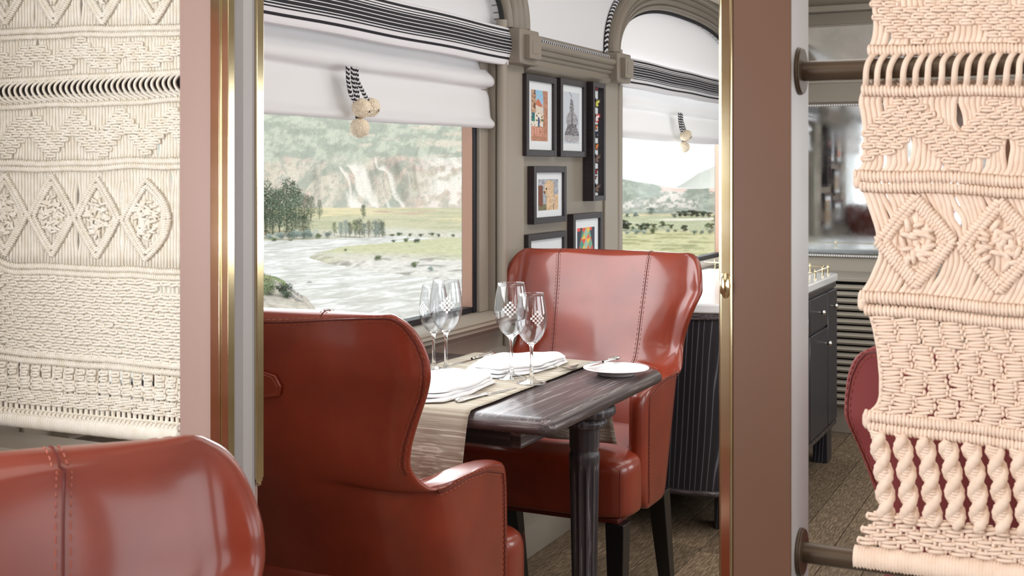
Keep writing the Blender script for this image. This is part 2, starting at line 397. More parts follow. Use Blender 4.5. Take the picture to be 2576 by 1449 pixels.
# ---- mouldings of the window wall
def sweep_x(mb, prof, x0, x1, mi=0, n=1):
    """closed profile (y,z) swept along x"""
    P = [[(x0 + (x1 - x0) * i / n, y, z) for y, z in prof] for i in range(n + 1)]
    n0 = mb.n; mb.grid(P, mi, closev=True); k = len(prof)
    mb.f.append(tuple(n0 + j for j in range(k))); mb.f.append(tuple(n0 + n * k + j for j in range(k))[::-1]); mb.mi += [mi, mi]
def arch_sweep(mb, prof, x0, x1, mi=0, n=56, h=.245, z0=ZSP):
    """prof = list of (outward offset, y)"""
    P = []
    lines = [arch(x0, x1, n, a, z0, h) for a, _ in prof]
    for i in range(n + 1): P.append([(lines[k][i][0], prof[k][1], lines[k][i][1]) for k in range(len(prof))])
    mb.grid(P, mi)
def braid(mb, path, r, mi_b=0, mi_w=1, step=None, up=(0, -1, 0), k=4):
    """black and white herringbone braid: core tube and V-laid strands"""
    P = [Vector(p) for p in path]
    L = [0]
    for a, b_ in zip(P[:-1], P[1:]): L.append(L[-1] + (b_ - a).length)
    mb.tube(P, r * .8, 6, mi_b, up=up)
    step = step or r * 1.15
    def at(s_):
        s_ = min(max(s_, 0), L[-1] - 1e-6)
        for i in range(len(P) - 1):
            if L[i + 1] >= s_: break
        t_ = (s_ - L[i]) / (L[i + 1] - L[i] + 1e-9); T = (P[i + 1] - P[i]).normalized()
        return P[i].lerp(P[i + 1], t_), T
    U = Vector(up).normalized(); s_ = step; q = 0
    while s_ < L[-1]:
        c_, T = at(s_); side = T.cross(U)
        if side.length < .1: side = T.cross(Vector((1, 0, 0)))
        side.normalize(); F = side.cross(T).normalized()
        if F.dot(U) < 0: F = -F
        for sg in (-1, 1):
            a0 = c_ + F * r * .95; a1 = c_ + side * sg * r * .75 + F * r * .55 - T * step * .7; a2 = c_ + side * sg * r * 1.0 - T * step * 1.3
            m_ = mi_w if (q % 2 == 0) else mi_b
            mb.tube([a0, a1, a2], [step * .34, step * .42, step * .3], 4, m_, up=tuple(F))
        s_ += step; q += 1
for wi, (x0, x1) in enumerate(WINS):
    tr = thing('window_%d' % wi, '', 'window'); del tr['label']; del tr['category']; tr['kind'] = 'structure'
    xl, xr = x0 - .135, x1 + .135
    # architrave: pilasters on each side
    for s_, a, b_ in ((-1, xl, x0), (1, x1, min(xr, XF - .005))):
        m_ = MB(); m_.box((a, W - .010, .02), (b_, W + .0, ZSP - .11)); m_.build('pilaster', taupe_l, tr, bevel=.003)
        # bead, groove, inner frame
        e = a if s_ > 0 else b_                       # edge by the opening
        d = -s_
        m_ = MB(); m_.tube([(e + d * .017, W - .004, ZS), (e + d * .017, W - .004, ZSP + .02)], .017, 12); m_.build('jamb_bead', taupe_l, tr)
        m_ = MB(); a2, b2 = sorted((e + d * .034, e + d * .036)); m_.box((min(e, e + d * .036), W + .012, ZS), (max(e, e + d * .036), W + .09, 1.98 if False else ZSP)); m_.build('jamb_groove', taupe, tr, bevel=0)
        m_ = MB(); q0, q1 = sorted((e + d * .034, e + d * .09)); m_.box((q0, W + .034, ZS), (q1, W + .09, ZSP)); m_.build('jamb_frame', taupe_l, tr, bevel=.003)
        m_ = MB(); q0, q1 = sorted((e + d * .088, e + d * .108)); m_.box((q0, W + .046, ZS), (q1, W + .09, ZSP)); m_.build('gasket', black_rub, tr, bevel=.003)
        m_ = MB(); q0, q1 = sorted((e + d * .105, e + d * .112)); m_.box((q0, W + .052, ZS), (q1, W + .086, ZSP)); m_.build('outer_jamb', reveal_m, tr, bevel=.001)
        # block under the arch
        m_ = MB(); m_.box((a - .004, W - .062, ZSP - .115), (b_ + .004, W, ZSP - .004)); bl = m_.build('block', taupe, tr, bevel=.006)
        m_ = MB(); m_.box((a + .024, W - .082, ZSP - .098), (b_ - .024, W - .06, ZSP - .024)); m_.box((a + .044, W - .084, ZSP - .082), (b_ - .044, W - .081, ZSP - .04)); m_.build('raised_square', taupe, bl, bevel=.002)
    # bottom gasket and outer rail
    m_ = MB(); m_.box((x0 + .09, W + .05, ZS), (x1 - .09, W + .09, ZS + .018)); m_.build('gasket', black_rub, tr, bevel=.003)
    m_ = MB(); m_.box((x0 + .1, W + .083, ZS - .02), (x1 - .1, W + .087, 1.62)); pn = m_.build('pane', pane_m, tr, smooth=False)
    # sill
    prof = [(W + .10, ZS - .03), (W + .10, ZS), (W - .055, ZS), (W - .062, ZS - .006), (W - .058, ZS - .012), (W - .064, ZS - .018), (W - .058, ZS - .024), (W - .05, ZS - .026), (W - .052, ZS - .034), (W - .04, ZS - .040), (W - .03, ZS - .046), (W - .012, ZS - .05), (W, ZS - .06)]
    m_ = MB(); sweep_x(m_, prof, xl + .06 if wi else xl, min(xr - .06, XF)); m_.build('window_sill', taupe_l, tr, sharp=50)
    # arch moulding
    prof = [(.0, W + .03), (.0, W - .012), (.006, W - .022), (.018, W - .026), (.024, W - .018), (.03, W - .03), (.042, W - .036), (.048, W - .028), (.054, W - .036), (.066, W - .042), (.072, W - .034), (.078, W - .044), (.092, W - .05), (.104, W - .046), (.11, W - .034), (.118, W - .034), (.12, W)]
    m_ = MB(); arch_sweep(m_, prof, x0, x1); m_.build('arch_moulding', taupe, tr, sharp=60)
    m_ = MB(); pth = [Vector((x, W - .006, z)) for x, z in arch(x0, x1, 60, .126)]; braid(m_, pth, .0085); m_.build('braid_trim', [cord_k, stripe_w], tr)
    m_ = MB(); pth = [Vector((x, W - .0, z)) for x, z in arch(x0, x1, 60, -.006)]; m_.tube(pth, .0075, 6, up=(0, -1, 0))
    m_.build('dark_piping', cord_k, tr)
    # fabric panel in the arch
    A = arch(x0, x1, 40, .01); m_ = MB()
    m_.prism([(x, z) for x, z in A], W + .035, W + .05, lambda u, v, w_: (u, w_, v)); m_.build('arch_panel', fabric, tr, sharp=30)
# cornices over the blank wall panels
for a, b_ in ((WINS[0][1] + .135, WINS[1][0] - .135), (WINS[1][1] + .135, WINS[2][0] - .135)):
    m_ = MB()
    prof = [(W, 1.568), (W - .012, 1.570), (W - .018, 1.578), (W - .030, 1.584), (W - .034, 1.592), (W - .026, 1.602), (W - .026, 1.612), (W - .038, 1.616), (W - .042, 1.622), (W - .034, 1.627), (W - .044, 1.632), (W - .048, 1.640), (W - .042, 1.645), (W - .052, 1.650), (W - .056, 1.660), (W - .050, 1.668), (W, 1.670)]
    sweep_x(m_, prof, a, b_); o = m_.build('trim_1' if a < 2 else 'trim_2', taupe, sharp=60); o['kind'] = 'structure'
    m_ = MB(); braid(m_, [(a + (b_ - a) * i / 12, W - .02, 1.677) for i in range(13)], .0075, up=(0, -1, .3)); m_.build('braid_trim', [cord_k, stripe_w], o)
# dado, lower panel mouldings, baseboard
m_ = MB()
sweep_x(m_, [(W, .672), (W - .02, .676), (W - .026, .684), (W - .02, .69), (W - .012, .70), (W, .705)], -2.2, XF)
o = m_.build('trim_3', taupe_l, sharp=60); o['kind'] = 'structure'
m_ = MB(); sweep_x(m_, [(W, 0), (W - .02, 0), (W - .02, .09), (W - .01, .10), (W, .105)], -2.2, XF)
o = m_.build('baseboard_window', taupe, sharp=60); o['kind'] = 'structure'
# ---- far partition
m_ = MB()
for (zz0, zz1, dy, mm) in ((2.085, 2.30, .06, 0), (2.055, 2.085, .09, 1), (1.995, 2.055, .03, 0), (1.60, 1.70, .012, 0)): m_.box((XF - dy, -1.2, zz0), (XF, W, zz1), mm)
o = m_.build('trim_4', [taupe, taupe_l], bevel=.004); o['kind'] = 'structure'
def mirror(name, z0, z1, y0, y1, bead):
    t_ = thing(name, '', 'm'); del t_['label']; del t_['category']; t_['kind'] = 'structure'
    m_ = MB(); m_.box((XF - .012, y0, z0), (XF - .002, y1, z1)); m_.build('mirror_glass', mirror_m, t_, smooth=False)
    m_ = MB()
    for za, zb in ((z0 - .014, z0), (z1, z1 + .014)): m_.box((XF - .018, y0 - .014, za), (XF, y1 + .014, zb))
    for ya, yb in ((y0 - .014, y0), (y1, y1 + .014)): m_.box((XF - .018, ya, z0), (XF, yb, z1))
    m_.build('mirror_frame', taupe_l, t_, bevel=.003)
    if bead:
        m_ = MB(); yy = y0
        while yy < y1:
            for zz in (z0 - .007, z1 + .007): m_.lathe([(0, -.005), (.004, -.003), (.005, 0), (.004, .003), (0, .005)], 6, (XF - .019, yy, zz))
            yy += .012
        m_.build('frame_beads', stripe_w, t_)
mirror('trim_5', .826, 1.578, .28, 1.62, True)
mirror('trim_6', 1.712, 1.985, .28, 1.62, False)
# ventilation louvre under the mirror
lv = thing('trim_7', '', 'm'); del lv['label']; del lv['category']; lv['kind'] = 'structure'
XL = 5.87
box_obj('louvre_backing', (XL - .006, .12, .13), (XL - .001, 1.2, .725), black_lacq, lv, bevel=0)
box_obj('louvre_frame', (XL - .03, .10, .725), (XF, 1.62, .742), taupe_l, lv)
box_obj('louvre_casing', (XL, .10, 0), (XF, 1.62, .725), taupe, lv)
z = .145; f0 = None
while z < .72:
    if f0 is None:
        m_ = MB(); m_.box((-.012, -.54, -.0065), (.012, .54, .0065), M=Matrix.Rotation(math.radians(-38), 4, 'Y')); f0 = m_.build('slat', taupe_l, lv, bevel=.001); f0.location = (XL - .018, .66, z)
    else: share('slat', f0, lv, (XL - .018, .66, z))
    z += .0325
o = box_obj('baseboard_far', (XF - .02, -1.2, 0), (XF, W, .1), taupe, bevel=.003); o['kind'] = 'structure'
box_obj('skirting_gap', (XL - .008, .1, .0), (XL - .001, 1.5, .03), black_lacq, o, bevel=0)

# ---- partition the camera looks through: two posts, brass edges, low walls
PX0, PX1 = 1.36, 1.433
pl_ = MB(); pl_.box((PX0, 1.104, 0), (PX1, 1.187, 2.3)); postl = pl_.build('trim_8', post_l, bevel=.001); postl['kind'] = 'structure'
m_ = MB(); m_.box((PX0 + .012, 1.0995, 0), (PX1 - .012, 1.106, 2.25))
m_.build('jamb_board', post_g, postl, bevel=.001)
for k in range(9):
    xx = PX0 + .016 + k * .0021
    if k == 0:
        m_ = MB(); m_.tube([(0, 0, 0), (0, 0, 2.25)], .0009, 6); rb = m_.build('jamb_rib', post_g, postl); rb.location = (xx, 1.0995, 0)
    else: share('jamb_rib', rb, postl, (xx, 1.0995, 0))
share('jamb_rib', rb, postl, (PX1 - .017, 1.0995, 0))
def brass_edge(name, ya, yb, xa, side, parent, z0, z1, round_end=False):
    m_ = MB(); m_.box((xa - .004, min(ya, yb), z0), (xa + .002, max(ya, yb), z1)); m_.build(name, brass, parent, bevel=.0012)
brass_edge('brass_strip', 1.1115, 1.1285, PX0, 1, postl, 0, 2.25)
m_ = MB(); m_.tube([(PX0 - .003, 1.1105, 0), (PX0 - .003, 1.1105, 2.25)], .0022, 10); m_.build('brass_bead', brass, postl)
m_ = MB(); m_.box((PX0 - .003, 1.0965, 0), (PX0 + .011, 1.109, 2.25)); m_.build('brass_strip', brass, postl, bevel=.001)
m_ = MB(); zz = .79
m_.box((PX1 - .013, 1.0955, zz + .01), (PX1 + .0035, 1.1, 2.25)); m_.box((PX1 - .011, 1.0957, zz + .005), (PX1 + .0015, 1.0998, zz + .012)); m_.box((PX1 - .008, 1.0957, zz), (PX1 - .0015, 1.0998, zz + .007))
m_.build('brass_strip', brass, postl, bevel=.001)
pr = MB(); pr.box((PX0, .306, 0), (PX0 + .004, .3725, 2.3)); pr2 = MB(); pr2.box((PX0 + .004, .306, 0), (PX0 + .095, .3725, 2.3))
postr = pr2.build('trim_9', post_g, bevel=.001); postr['kind'] = 'structure'
pr.build('face_board', post_r, postr, bevel=.0006)
m_ = MB(); m_.box((PX0 - .003, .3725, 0), (PX0 + .012, .3885, 2.25)); m_.build('brass_strip', brass, postr, bevel=.003, segs=3)
m_ = MB(); m_.box((PX0 + .07, .3725, .79), (PX0 + .098, .380, 2.25)); m_.build('brass_strip', brass, postr, bevel=.002)
m_ = MB(); m_.lathe([(0, -.015), (.003, -.014), (.0055, -.009), (.0065, 0), (.0055, .009), (.003, .014), (0, .015)], 14, (PX0 - .003, .3805, 1.118)); m_.build('brass_knuckle', brass, postr)
lw = MB(); lw.box((PX0 + .004, 1.187, 0), (PX1 - .004, W, .80)); o = lw.build('wall_partition_left', taupe_l, bevel=0); o['kind'] = 'structure'
m_ = MB(); m_.box((PX0 - .002, 1.187, .80), (1.457, W, .815)); m_.build('wall_cap', taupe, o, bevel=.003)
lw = MB(); lw.box((PX0 + .004, -1.2, 0), (PX1 - .004, .306, .75)); o = lw.build('wall_partition_right', taupe_l, bevel=0); o['kind'] = 'structure'
m_ = MB(); m_.box((PX0 - .002, -1.2, .75), (1.457, .306, .765)); m_.build('wall_cap', taupe, o, bevel=.003)
m_ = MB(); m_.box((PX0, -1.2, 2.1), (1.455, W, 2.25)); o = m_.build('trim_10', taupe, bevel=0); o['kind'] = 'structure'
# socket on the wall between window and chair
so = thing('wall_socket', 'small black wall socket with round holes below the first window sill', 'socket')
so.location = (3.36, W, .60)
box_obj('socket_plate', (-.02, -.012, -.045), (.02, 0, .045), black_rub, so, bevel=.003)
m_ = MB()
for zz in (-.028, -.01, .01, .028): m_.tube([(0, -.0135, zz), (0, -.0115, zz)], .006, 12)
m_.build('socket_holes', silver, so)
# ================================================================ CHAIRS
def lerp_tab(tab, v):
    return np.interp(v, [q[0] for q in tab], [q[1] for q in tab])
YEV = ([0, .47, .50, .53, .57, .62, .67, .72, .77, .82, .87, .92, .96, 1], [.288, .288, .280, .270, .2635, .271, .2865, .304, .318, .317, .310, .298, .284, .266]); TH = .052
# side silhouette of the shell from bottom front to the top: v, x of the edge, z of the edge, z on the centre line
EDGE = [(.00, .45, .36, .36), (.12, .452, .45, .45), (.24, .452, .56, .56), (.31, .450, .635, .62), (.345, .440, .668, .65), (.37, .415, .680, .665), (.42, .30, .688, .69),
        (.47, .200, .678, .705), (.50, .150, .682, .72), (.53, .118, .704, .74), (.57, .098, .736, .765), (.62, .095, .776, .80), (.67, .096, .82, .84), (.72, .096, .862, .875),
        (.77, .083, .895, .905), (.82, .081, .926, .93), (.87, .067, .960, .953), (.92, .052, .985, .969), (.96, .042, .998, .981), (1.0, .030, 1.004, .990)]
def xc(z): return float(np.interp(z, [.36, .55, .70, .85, 1.0], [.19, .13, .078, .034, 0]))
def shell_point(u, v, off=0):
    """u 0 centre .. 1 side edge (sign = side), v 0 bottom .. 1 top; off = inward offset"""
    sg = 1 if u >= 0 else -1; u = abs(u)
    xe = lerp_tab([(q[0], q[1]) for q in EDGE], v); ze = lerp_tab([(q[0], q[2]) for q in EDGE], v); zc = lerp_tab([(q[0], q[3]) for q in EDGE], v)
    x0 = xc(zc); r = float(np.interp(v, [0, .45, .60, 1], [.14, .14, .085, .085]))
    BW = .032 * min(1, max(.3, (zc - .55) / .3))
    e = max(xe - x0 - BW, .004)
    HW = float(np.interp(v, YEV[0], YEV[1])) + (r * (1 - math.sin(math.acos(1 - e / r))) if e < r else 0)
    Ls = HW - r
    th = math.acos(max(-1, 1 - e / r)) if e < r else PI / 2
    La = r * th; Lf = max(0, e - r)
    s_ = u * (Ls + La + Lf)
    if s_ < Ls: p = (x0, s_); nrm = (1, 0)
    elif s_ <= Ls + La + 1e-9 or Lf <= 1e-9:
        a = (s_ - Ls) / r; p = (x0 + r * (1 - math.cos(a)), Ls + r * math.sin(a)); nrm = (math.cos(a), -math.sin(a))
    else: p = (x0 + r + s_ - Ls - La, HW); nrm = (0, -1)
    k = u * u * (3 - 2 * u); z = zc + (ze - zc) * k
    bow = BW * min(1, s_ / Ls) ** 2
    return Vector((p[0] + nrm[0] * off + bow, sg * (p[1] + nrm[1] * off), z)), Vector((nrm[0], sg * nrm[1], 0))
def thick(u, v):
    return (TH + .012 * (1 - abs(u)) * math.sin(PI * v)) * (1 - .60 * float(sm(.5, 1, abs(u)) * sm(.49, .56, v)))
def make_chair(label, group):
    t_ = thing('wing_chair', label, 'chair', group=group)
    us = np.concatenate([-np.linspace(1, 0, 19)[:-1], np.linspace(0, 1, 19)])
    vs = np.array(sorted(set(list(np.linspace(0, .3, 6)) + list(np.linspace(.32, 1, 31)))))
    nu, nv = len(us), len(vs)
    # thickness swells in the middle of the back
    O = np.zeros((nu, nv, 3)); I = np.zeros((nu, nv, 3))
    for i, u in enumerate(us):
        for j, v in enumerate(vs):
            O[i, j] = shell_point(u, v, 0)[0]
            I[i, j] = shell_point(u, v, thick(u, v))[0]
    # rounded rims: middle row pushed outward along the rim
    V = np.concatenate([O.reshape(-1, 3), I.reshape(-1, 3)]); F = []; N = nu * nv
    idx = lambda i, j: i * nv + j
    for i in range(nu - 1):
        for j in range(nv - 1):
            F.append((idx(i, j), idx(i, j + 1), idx(i + 1, j + 1), idx(i + 1, j)))
            F.append((N + idx(i, j), N + idx(i + 1, j), N + idx(i + 1, j + 1), N + idx(i, j + 1)))
    # border loop
    loop = [(i, nv - 1) for i in range(nu)] + [(nu - 1, j) for j in range(nv - 2, -1, -1)] + [(i, 0) for i in range(nu - 2, -1, -1)] + [(0, j) for j in range(1, nv - 1)]
    mids = []; extra = []
    for q, (i, j) in enumerate(loop):
        o_ = Vector(O[i, j]); n_ = Vector(I[i, j]); m_ = (o_ + n_) / 2
        # outward direction = away from the interior neighbour
        ii = min(max(i, 1), nu - 2); jj = min(max(j, 1), nv - 2)
        inner = (Vector(O[ii, jj]) + Vector(I[ii, jj])) / 2
        d = (m_ - inner)
        if d.length > 1e-6: d.normalize()
        push = (o_ - n_).length * .42 if j != 0 else .002
        for a_ in (.25, .5, .75): extra.append(m_ + (o_ - m_) * math.cos(PI * a_) * 1.0 + d * push * math.sin(PI * a_))
    V = np.concatenate([V, np.array([tuple(p) for p in extra])]); M0 = 2 * N
    for q in range(len(loop)):
        q2 = (q + 1) % len(loop); a = idx(*loop[q]); b_ = idx(*loop[q2])
        F.append((a, b_, M0 + 3 * q2, M0 + 3 * q)); F.append((M0 + 3 * q, M0 + 3 * q2, M0 + 3 * q2 + 1, M0 + 3 * q + 1)); F.append((M0 + 3 * q + 1, M0 + 3 * q2 + 1, M0 + 3 * q2 + 2, M0 + 3 * q + 2)); F.append((M0 + 3 * q + 2, M0 + 3 * q2 + 2, N + b_, N + a))
    mb = MB(); mb.add(V, F); mb.build('shell', leather, t_, sub=1, sharp=180)
    dg = bpy.context.evaluated_depsgraph_get(); dg.update(); ev = t_.children[0].evaluated_get(dg).to_mesh()
    from mathutils.bvhtree import BVHTree
    bv = BVHTree.FromPolygons([v_.co.copy() for v_ in ev.vertices], [tuple(p_.vertices) for p_ in ev.polygons])
    def on(p, n_):
        # nearest place on the leather that faces the same way
        best = None
        for q_, qn, _, d_ in bv.find_nearest_range(p, .03):
            k_ = d_ + .02 * (1 - qn.dot(n_))
            if best is None or k_ < best[0]: best = (k_, q_, qn)
        return (best[1], best[2]) if best else (p, n_)
    # stitched seams over the inside of the back and along the outer rim
    sm_ = MB(); th_ = MB()
    def seam(path, nrms, gap=.006):
        q = [on(Vector(p), Vector(n_).normalized()) for p, n_ in zip(path, nrms)]
        P = [a + n_ * .0004 for a, n_ in q]; nrms = [n_ for _, n_ in q]
        keep = [0] + [k for k in range(1, len(P)) if (P[k] - P[k - 1]).length > .002]
        P = [P[k] for k in keep]; nrms = [nrms[k] for k in keep]
        sm_.tube(P, .0013, 5)
        for sgn in (-1, 1):
            acc = 0
            for a, b_, n_ in zip(P[:-1], P[1:], nrms):
                d = b_ - a
                if d.length < 1e-6: continue
                side = d.cross(n_).normalized() * gap * sgn
                k = max(1, int(d.length / .008))
                for w_ in range(k):
                    p0 = a + d * ((w_ + .15) / k) + side; p1 = a + d * ((w_ + .75) / k) + side
                    th_.tube([p0 - n_ * .0003, p0.lerp(p1, .5) + n_ * .0004, p1 - n_ * .0003], .0008, 4, cap=False)
    def u_of_y(v, y):
        lo, hi = 0, 1
        for _ in range(18):
            m_ = (lo + hi) / 2
            if shell_point(m_, v)[0].y < y: lo = m_
            else: hi = m_
        return lo
    for sg in (-1, 1):
        pth = []; nr = []
        for v in np.linspace(.36, .985, 34):
            u = u_of_y(v, .118 + .03 * v) * sg
            thk = thick(u, v) + .0008
            p, n_ = shell_point(u, v, thk); pth.append(p); nr.append(n_.copy())
        top = shell_point(u, 1, 0)[0]; ti = shell_point(u, 1, thk)[0]
        for k in range(7):
            a = PI * k / 6; m_ = (top + ti) / 2
            pth.append(m_ + (ti - m_) * math.cos(a) * .9 + Vector((0, 0, .0125 * math.sin(a)))); nr.append(Vector((math.cos(a), 0, math.sin(a))).normalized())
        seam(pth, nr)
        # rim stitching, outside
        pth = []; nr = []
        for u_ in np.linspace(0, .96, 22):
            p, n_ = shell_point(u_ * sg, .975, -.0022); pth.append(p); nr.append(-n_)
        for v in np.linspace(.965, .55, 26):
            p, n_ = shell_point(.975 * sg, v, -.0022); pth.append(p); nr.append(-n_)
        seam(pth, nr, .005)
        pth = []; nr = []
        for v in np.linspace(.475, .385, 14):
            p, n_ = shell_point(.955 * sg, v, -.0022); pth.append(p - Vector((0, 0, .008))); nr.append(-n_)
        for v in np.linspace(.33, .02, 14):
            p, n_ = shell_point(.975 * sg, v, -.0022); pth.append(p); nr.append(-n_)
        seam(pth, nr, .005)
    sm_.build('seam', leather_dk, t_, kind='stuff'); th_.build('seam_stitching', thread, t_, kind='stuff')
    # seat: cushion between the arms widening in front of them
    bm = bmesh.new()
    out = [(.13, -.20), (.13, .20), (.20, .245), (.452, .245), (.458, .285), (.52, .288), (.575, .275), (.585, .20), (.588, 0), (.585, -.20), (.575, -.275), (.52, -.288), (.458, -.285), (.452, -.245), (.20, -.245)]
    n = len(out); cxm, cym = .36, 0
    lv_ = [(.36, .985), (.372, 1.0), (.44, 1.0), (.485, 1.0), (.505, .975), (.517, .90), (.525, .72), (.532, .45), (.535, .15)]
    mb = MB(); P = []
    for z, s_ in lv_: P.append([(cxm + (x - cxm) * s_, cym + (y - cym) * s_, z) for x, y in out])
    mb.grid(P, closev=True); k0 = len(lv_) - 1
    mb.f.append(tuple(range(n))[::-1]); mb.f.append(tuple(k0 * n + j for j in range(n))); mb.mi += [0, 0]
    mb.build('seat', leather, t_, sub=2, sharp=180)
    for sg_ in (-1, 1):
        m_ = MB(); m_.tube([(.578, sg_ * .264, z) for z in np.linspace(.375, .495, 6)], .0014, 5); m_.build('seat_seam', leather_dk, t_)
    # base plate and legs
    m_ = MB(); m_.box((.225, -.255, .350), (.565, .255, .366)); m_.build('seat_base', leather_dk, t_, bevel=.004)
    def leg(x, y, dx, dy):
        m_ = MB(); a = .025; b_ = .016
        top = [(-a, -a, .352), (a, -a, .352), (a, a, .352), (-a, a, .352)]; bot = [(dx - b_, dy - b_, 0), (dx + b_, dy - b_, 0), (dx + b_, dy + b_, 0), (dx - b_, dy + b_, 0)]
        m_.add(bot + top, [(0, 3, 2, 1), (4, 5, 6, 7), (0, 1, 5, 4), (1, 2, 6, 5), (2, 3, 7, 6), (3, 0, 4, 7)])
        o = m_.build('leg', black_lacq, t_, bevel=.002); o.location = (x, y, 0)
    for sg in (-1, 1):
        leg(.545, .245 * sg, .0, 0); leg(.225, .235 * sg, -.085, 0)
    # leather pull tab on the outside of the back
    m_ = MB(); zz = .872; x_ = xc(zz)
    pts = [(-.048, -.018), (-.055, 0), (-.046, .02), (-.02, .026), (.02, .026), (.046, .02), (.055, 0), (.048, -.018), (.02, -.024), (-.02, -.024)]
    m_.prism(pts, -.003, .004, lambda u, v, w_: (x_ + w_ - .004 + v * -.22, u, zz + v)); tb = m_.build('pull_tab', leather, t_, bevel=.002)
    m_ = MB(); m_.tube([(x_ - .0072 + v * -.22, u * .86, zz + v * .8) for u, v in pts + pts[:1]], .001, 5); m_.build('tab_stitching', thread, tb)
    return t_
CG = 'red leather wing chairs'
chair = make_chair('red leather wing chair seen from behind, drawn up to the dark table', CG)
chair.location = (1.703, 1.335, 0)
def place_chair(x, y, rot, label):
    c = dup_tree(chair); c.location = (x, y, 0); c.rotation_euler = (0, 0, math.radians(rot)); c['label'] = label; return c
place_chair(3.49, 1.338, 180, 'red leather wing chair facing the camera beyond the table, below the framed pictures').scale = (1.09, 1, 1)
place_chair(.668, .922, 239, 'closest red leather wing chair, its rounded back below the white knotted screen')
c3 = place_chair(1.68, .002, 0, 'dull red wing chair partly hidden behind the peach-lit knotted screen on the right')
rose = mat('dull_red_upholstery', (.21, .04, .04), .6, spec=.35)
for ch in c3.children:
    if ch.name.split('.')[0] in ('shell', 'seat'):
        ch.data = ch.data.copy(); ch.data.materials[0] = rose

# ================================================================ TABLE
TX0, TX1, TY0 = 2.205, 2.925, .975
tb_ = thing('dining_table', 'dark cerused oak dining table with rounded edge and turned leg under the window', 'table', (2.56, 1.31, 0))
def tl(p): return (p[0] - 2.56, p[1] - 1.31, p[2])
cr_ = .035
def rrect(x0, x1, y0, y1, r, n=6, corners=(1, 1, 1, 1)):
    P = []
    for (cx, cy, a0, on) in ((x1 - r, y0 + r, -90, corners[0]), (x1 - r, y1 - r, 0, corners[1]), (x0 + r, y1 - r, 90, corners[2]), (x0 + r, y0 + r, 180, corners[3])):
        for k in range(n + 1):
            a = math.radians(a0 + 90 * k / n); rr = r if on else .001
            c_ = (cx + (r - rr) * (1 if a0 in (-90, 0) else -1), cy + (r - rr) * (1 if a0 in (0, 90) else -1))
            P.append((c_[0] + rr * math.cos(a), c_[1] + rr * math.sin(a)))
    return P
def slab(mb, x0, x1, y0, y1, prof, r, mi=0, corners=(1, 1, 1, 1)):
    """prof: (inset, z) from bottom to top"""
    G = []
    for ins, z in prof: G.append([tl((x, y, z)) for x, y in rrect(x0 + ins, x1 - ins, y0 + ins, y1 - ins, max(r - ins, .004), corners=corners)])
    n0 = mb.n; mb.grid(G, mi, closev=True); k = len(G[0])
    mb.f.append(tuple(n0 + j for j in range(k))[::-1]); mb.f.append(tuple(n0 + (len(G) - 1) * k + j for j in range(k))); mb.mi += [mi, mi]
mb = MB(); slab(mb, TX0, TX1, TY0, 1.655, [(.018, .714), (.006, .717), (.001, .722), (0, .728), (.001, .735), (.005, .741), (.012, .7465), (.022, .7495), (.026, .750)], cr_, corners=(1, 0, 0, 1))
mb.build('tabletop', oak_x, tb_, sharp=50)
for (x0, x1, y0, y1) in ((2.33, 2.80, 1.10, 1.125), (2.33, 2.80, 1.60, 1.625), (2.33, 2.355, 1.125, 1.60), (2.775, 2.80, 1.125, 1.60)):
    box_obj('apron', tl((x0, y0, .655)), tl((x1, y1, .715)), oak_x, tb_)
def turned_leg(loc):
    prof = [(0, .714), (.068, .714), (.072, .709), (.072, .697), (.066, .691), (.046, .690), (.044, .687), (.049, .684), (.053, .678), (.053, .672), (.048, .665), (.036, .662), (.0345, .655), (.0345, .622), (.033, .615), (.0315, .610), (.0335, .606), (.0355, .602), (.036, .595), (.0355, .588)]
    m_ = MB(); m_.lathe(prof, 40); lg = m_.build('leg', oak_z, tb_, sharp=45); lg.location = tl(loc)
    # fluted shaft, tapering to the foot
    G = []; K = 96
    for z in [.588, .582, .574, .56, .54] + list(np.linspace(.5, .06, 14)) + [.045, .03, .0]:
        r0 = np.interp(z, [0, .1, .588], [.021, .0245, .0350]); fl_ = .0045 * sm(.588, .555, z) * sm(.03, .07, z)
        G.append([((r0 - fl_ * abs(math.sin(6 * a)) ** .7) * math.cos(a), (r0 - fl_ * abs(math.sin(6 * a)) ** .7) * math.sin(a), z) for a in [2 * PI * q / K for q in range(K)]])
    m_ = MB(); m_.grid(G, closev=True); m_.build('fluted_shaft', oak_z, lg, sharp=60)
turned_leg((2.565, 1.050, 0)); turned_leg((2.565, 1.57, 0))

# runner laid from end to end, hanging at both ends
def drape(name, x_off):
    pass
RY0, RY1 = 1.158, 1.515
pts = [(2.186, .556), (2.187, .58), (2.186, .62), (2.188, .68), (2.192, .72), (2.197, .742), (2.21, .7535), (2.24, .7545), (2.4, .7545), (2.7, .7545), (2.89, .7545), (2.92, .7535), (2.935, .742), (2.941, .72), (2.945, .68), (2.947, .6), (2.948, .535)]
fine = []
for a, b_ in zip(pts[:-1], pts[1:]):
    for k in range(5): fine.append((a[0] + (b_[0] - a[0]) * k / 5, a[1] + (b_[1] - a[1]) * k / 5))
fine.append(pts[-1]); Ys = np.linspace(RY0, RY1, 26); G = []
for i, (x, z) in enumerate(fine):
    row = []
    hang = max(0, .74 - z); sgx = -1 if x < 2.5 else 1
    for y in Ys:
        wv_ = .010 * math.sin((y - RY0) * 19 + 1.3 + hang * 3) * min(1, hang * 6) + .006 * math.sin((y - RY0) * 43) * min(1, hang * 5)
        yy = y + .012 * math.sin(hang * 9) * min(1, hang * 4) * (1 if y < 1.3 else -.5) + hang * (.02 if sgx < 0 else -.24)
        row.append((x + sgx * abs(wv_), yy + .0012 * math.sin(x * 37) , z + .0004 * math.sin(x * 50 + y * 30)))
    G.append(row)
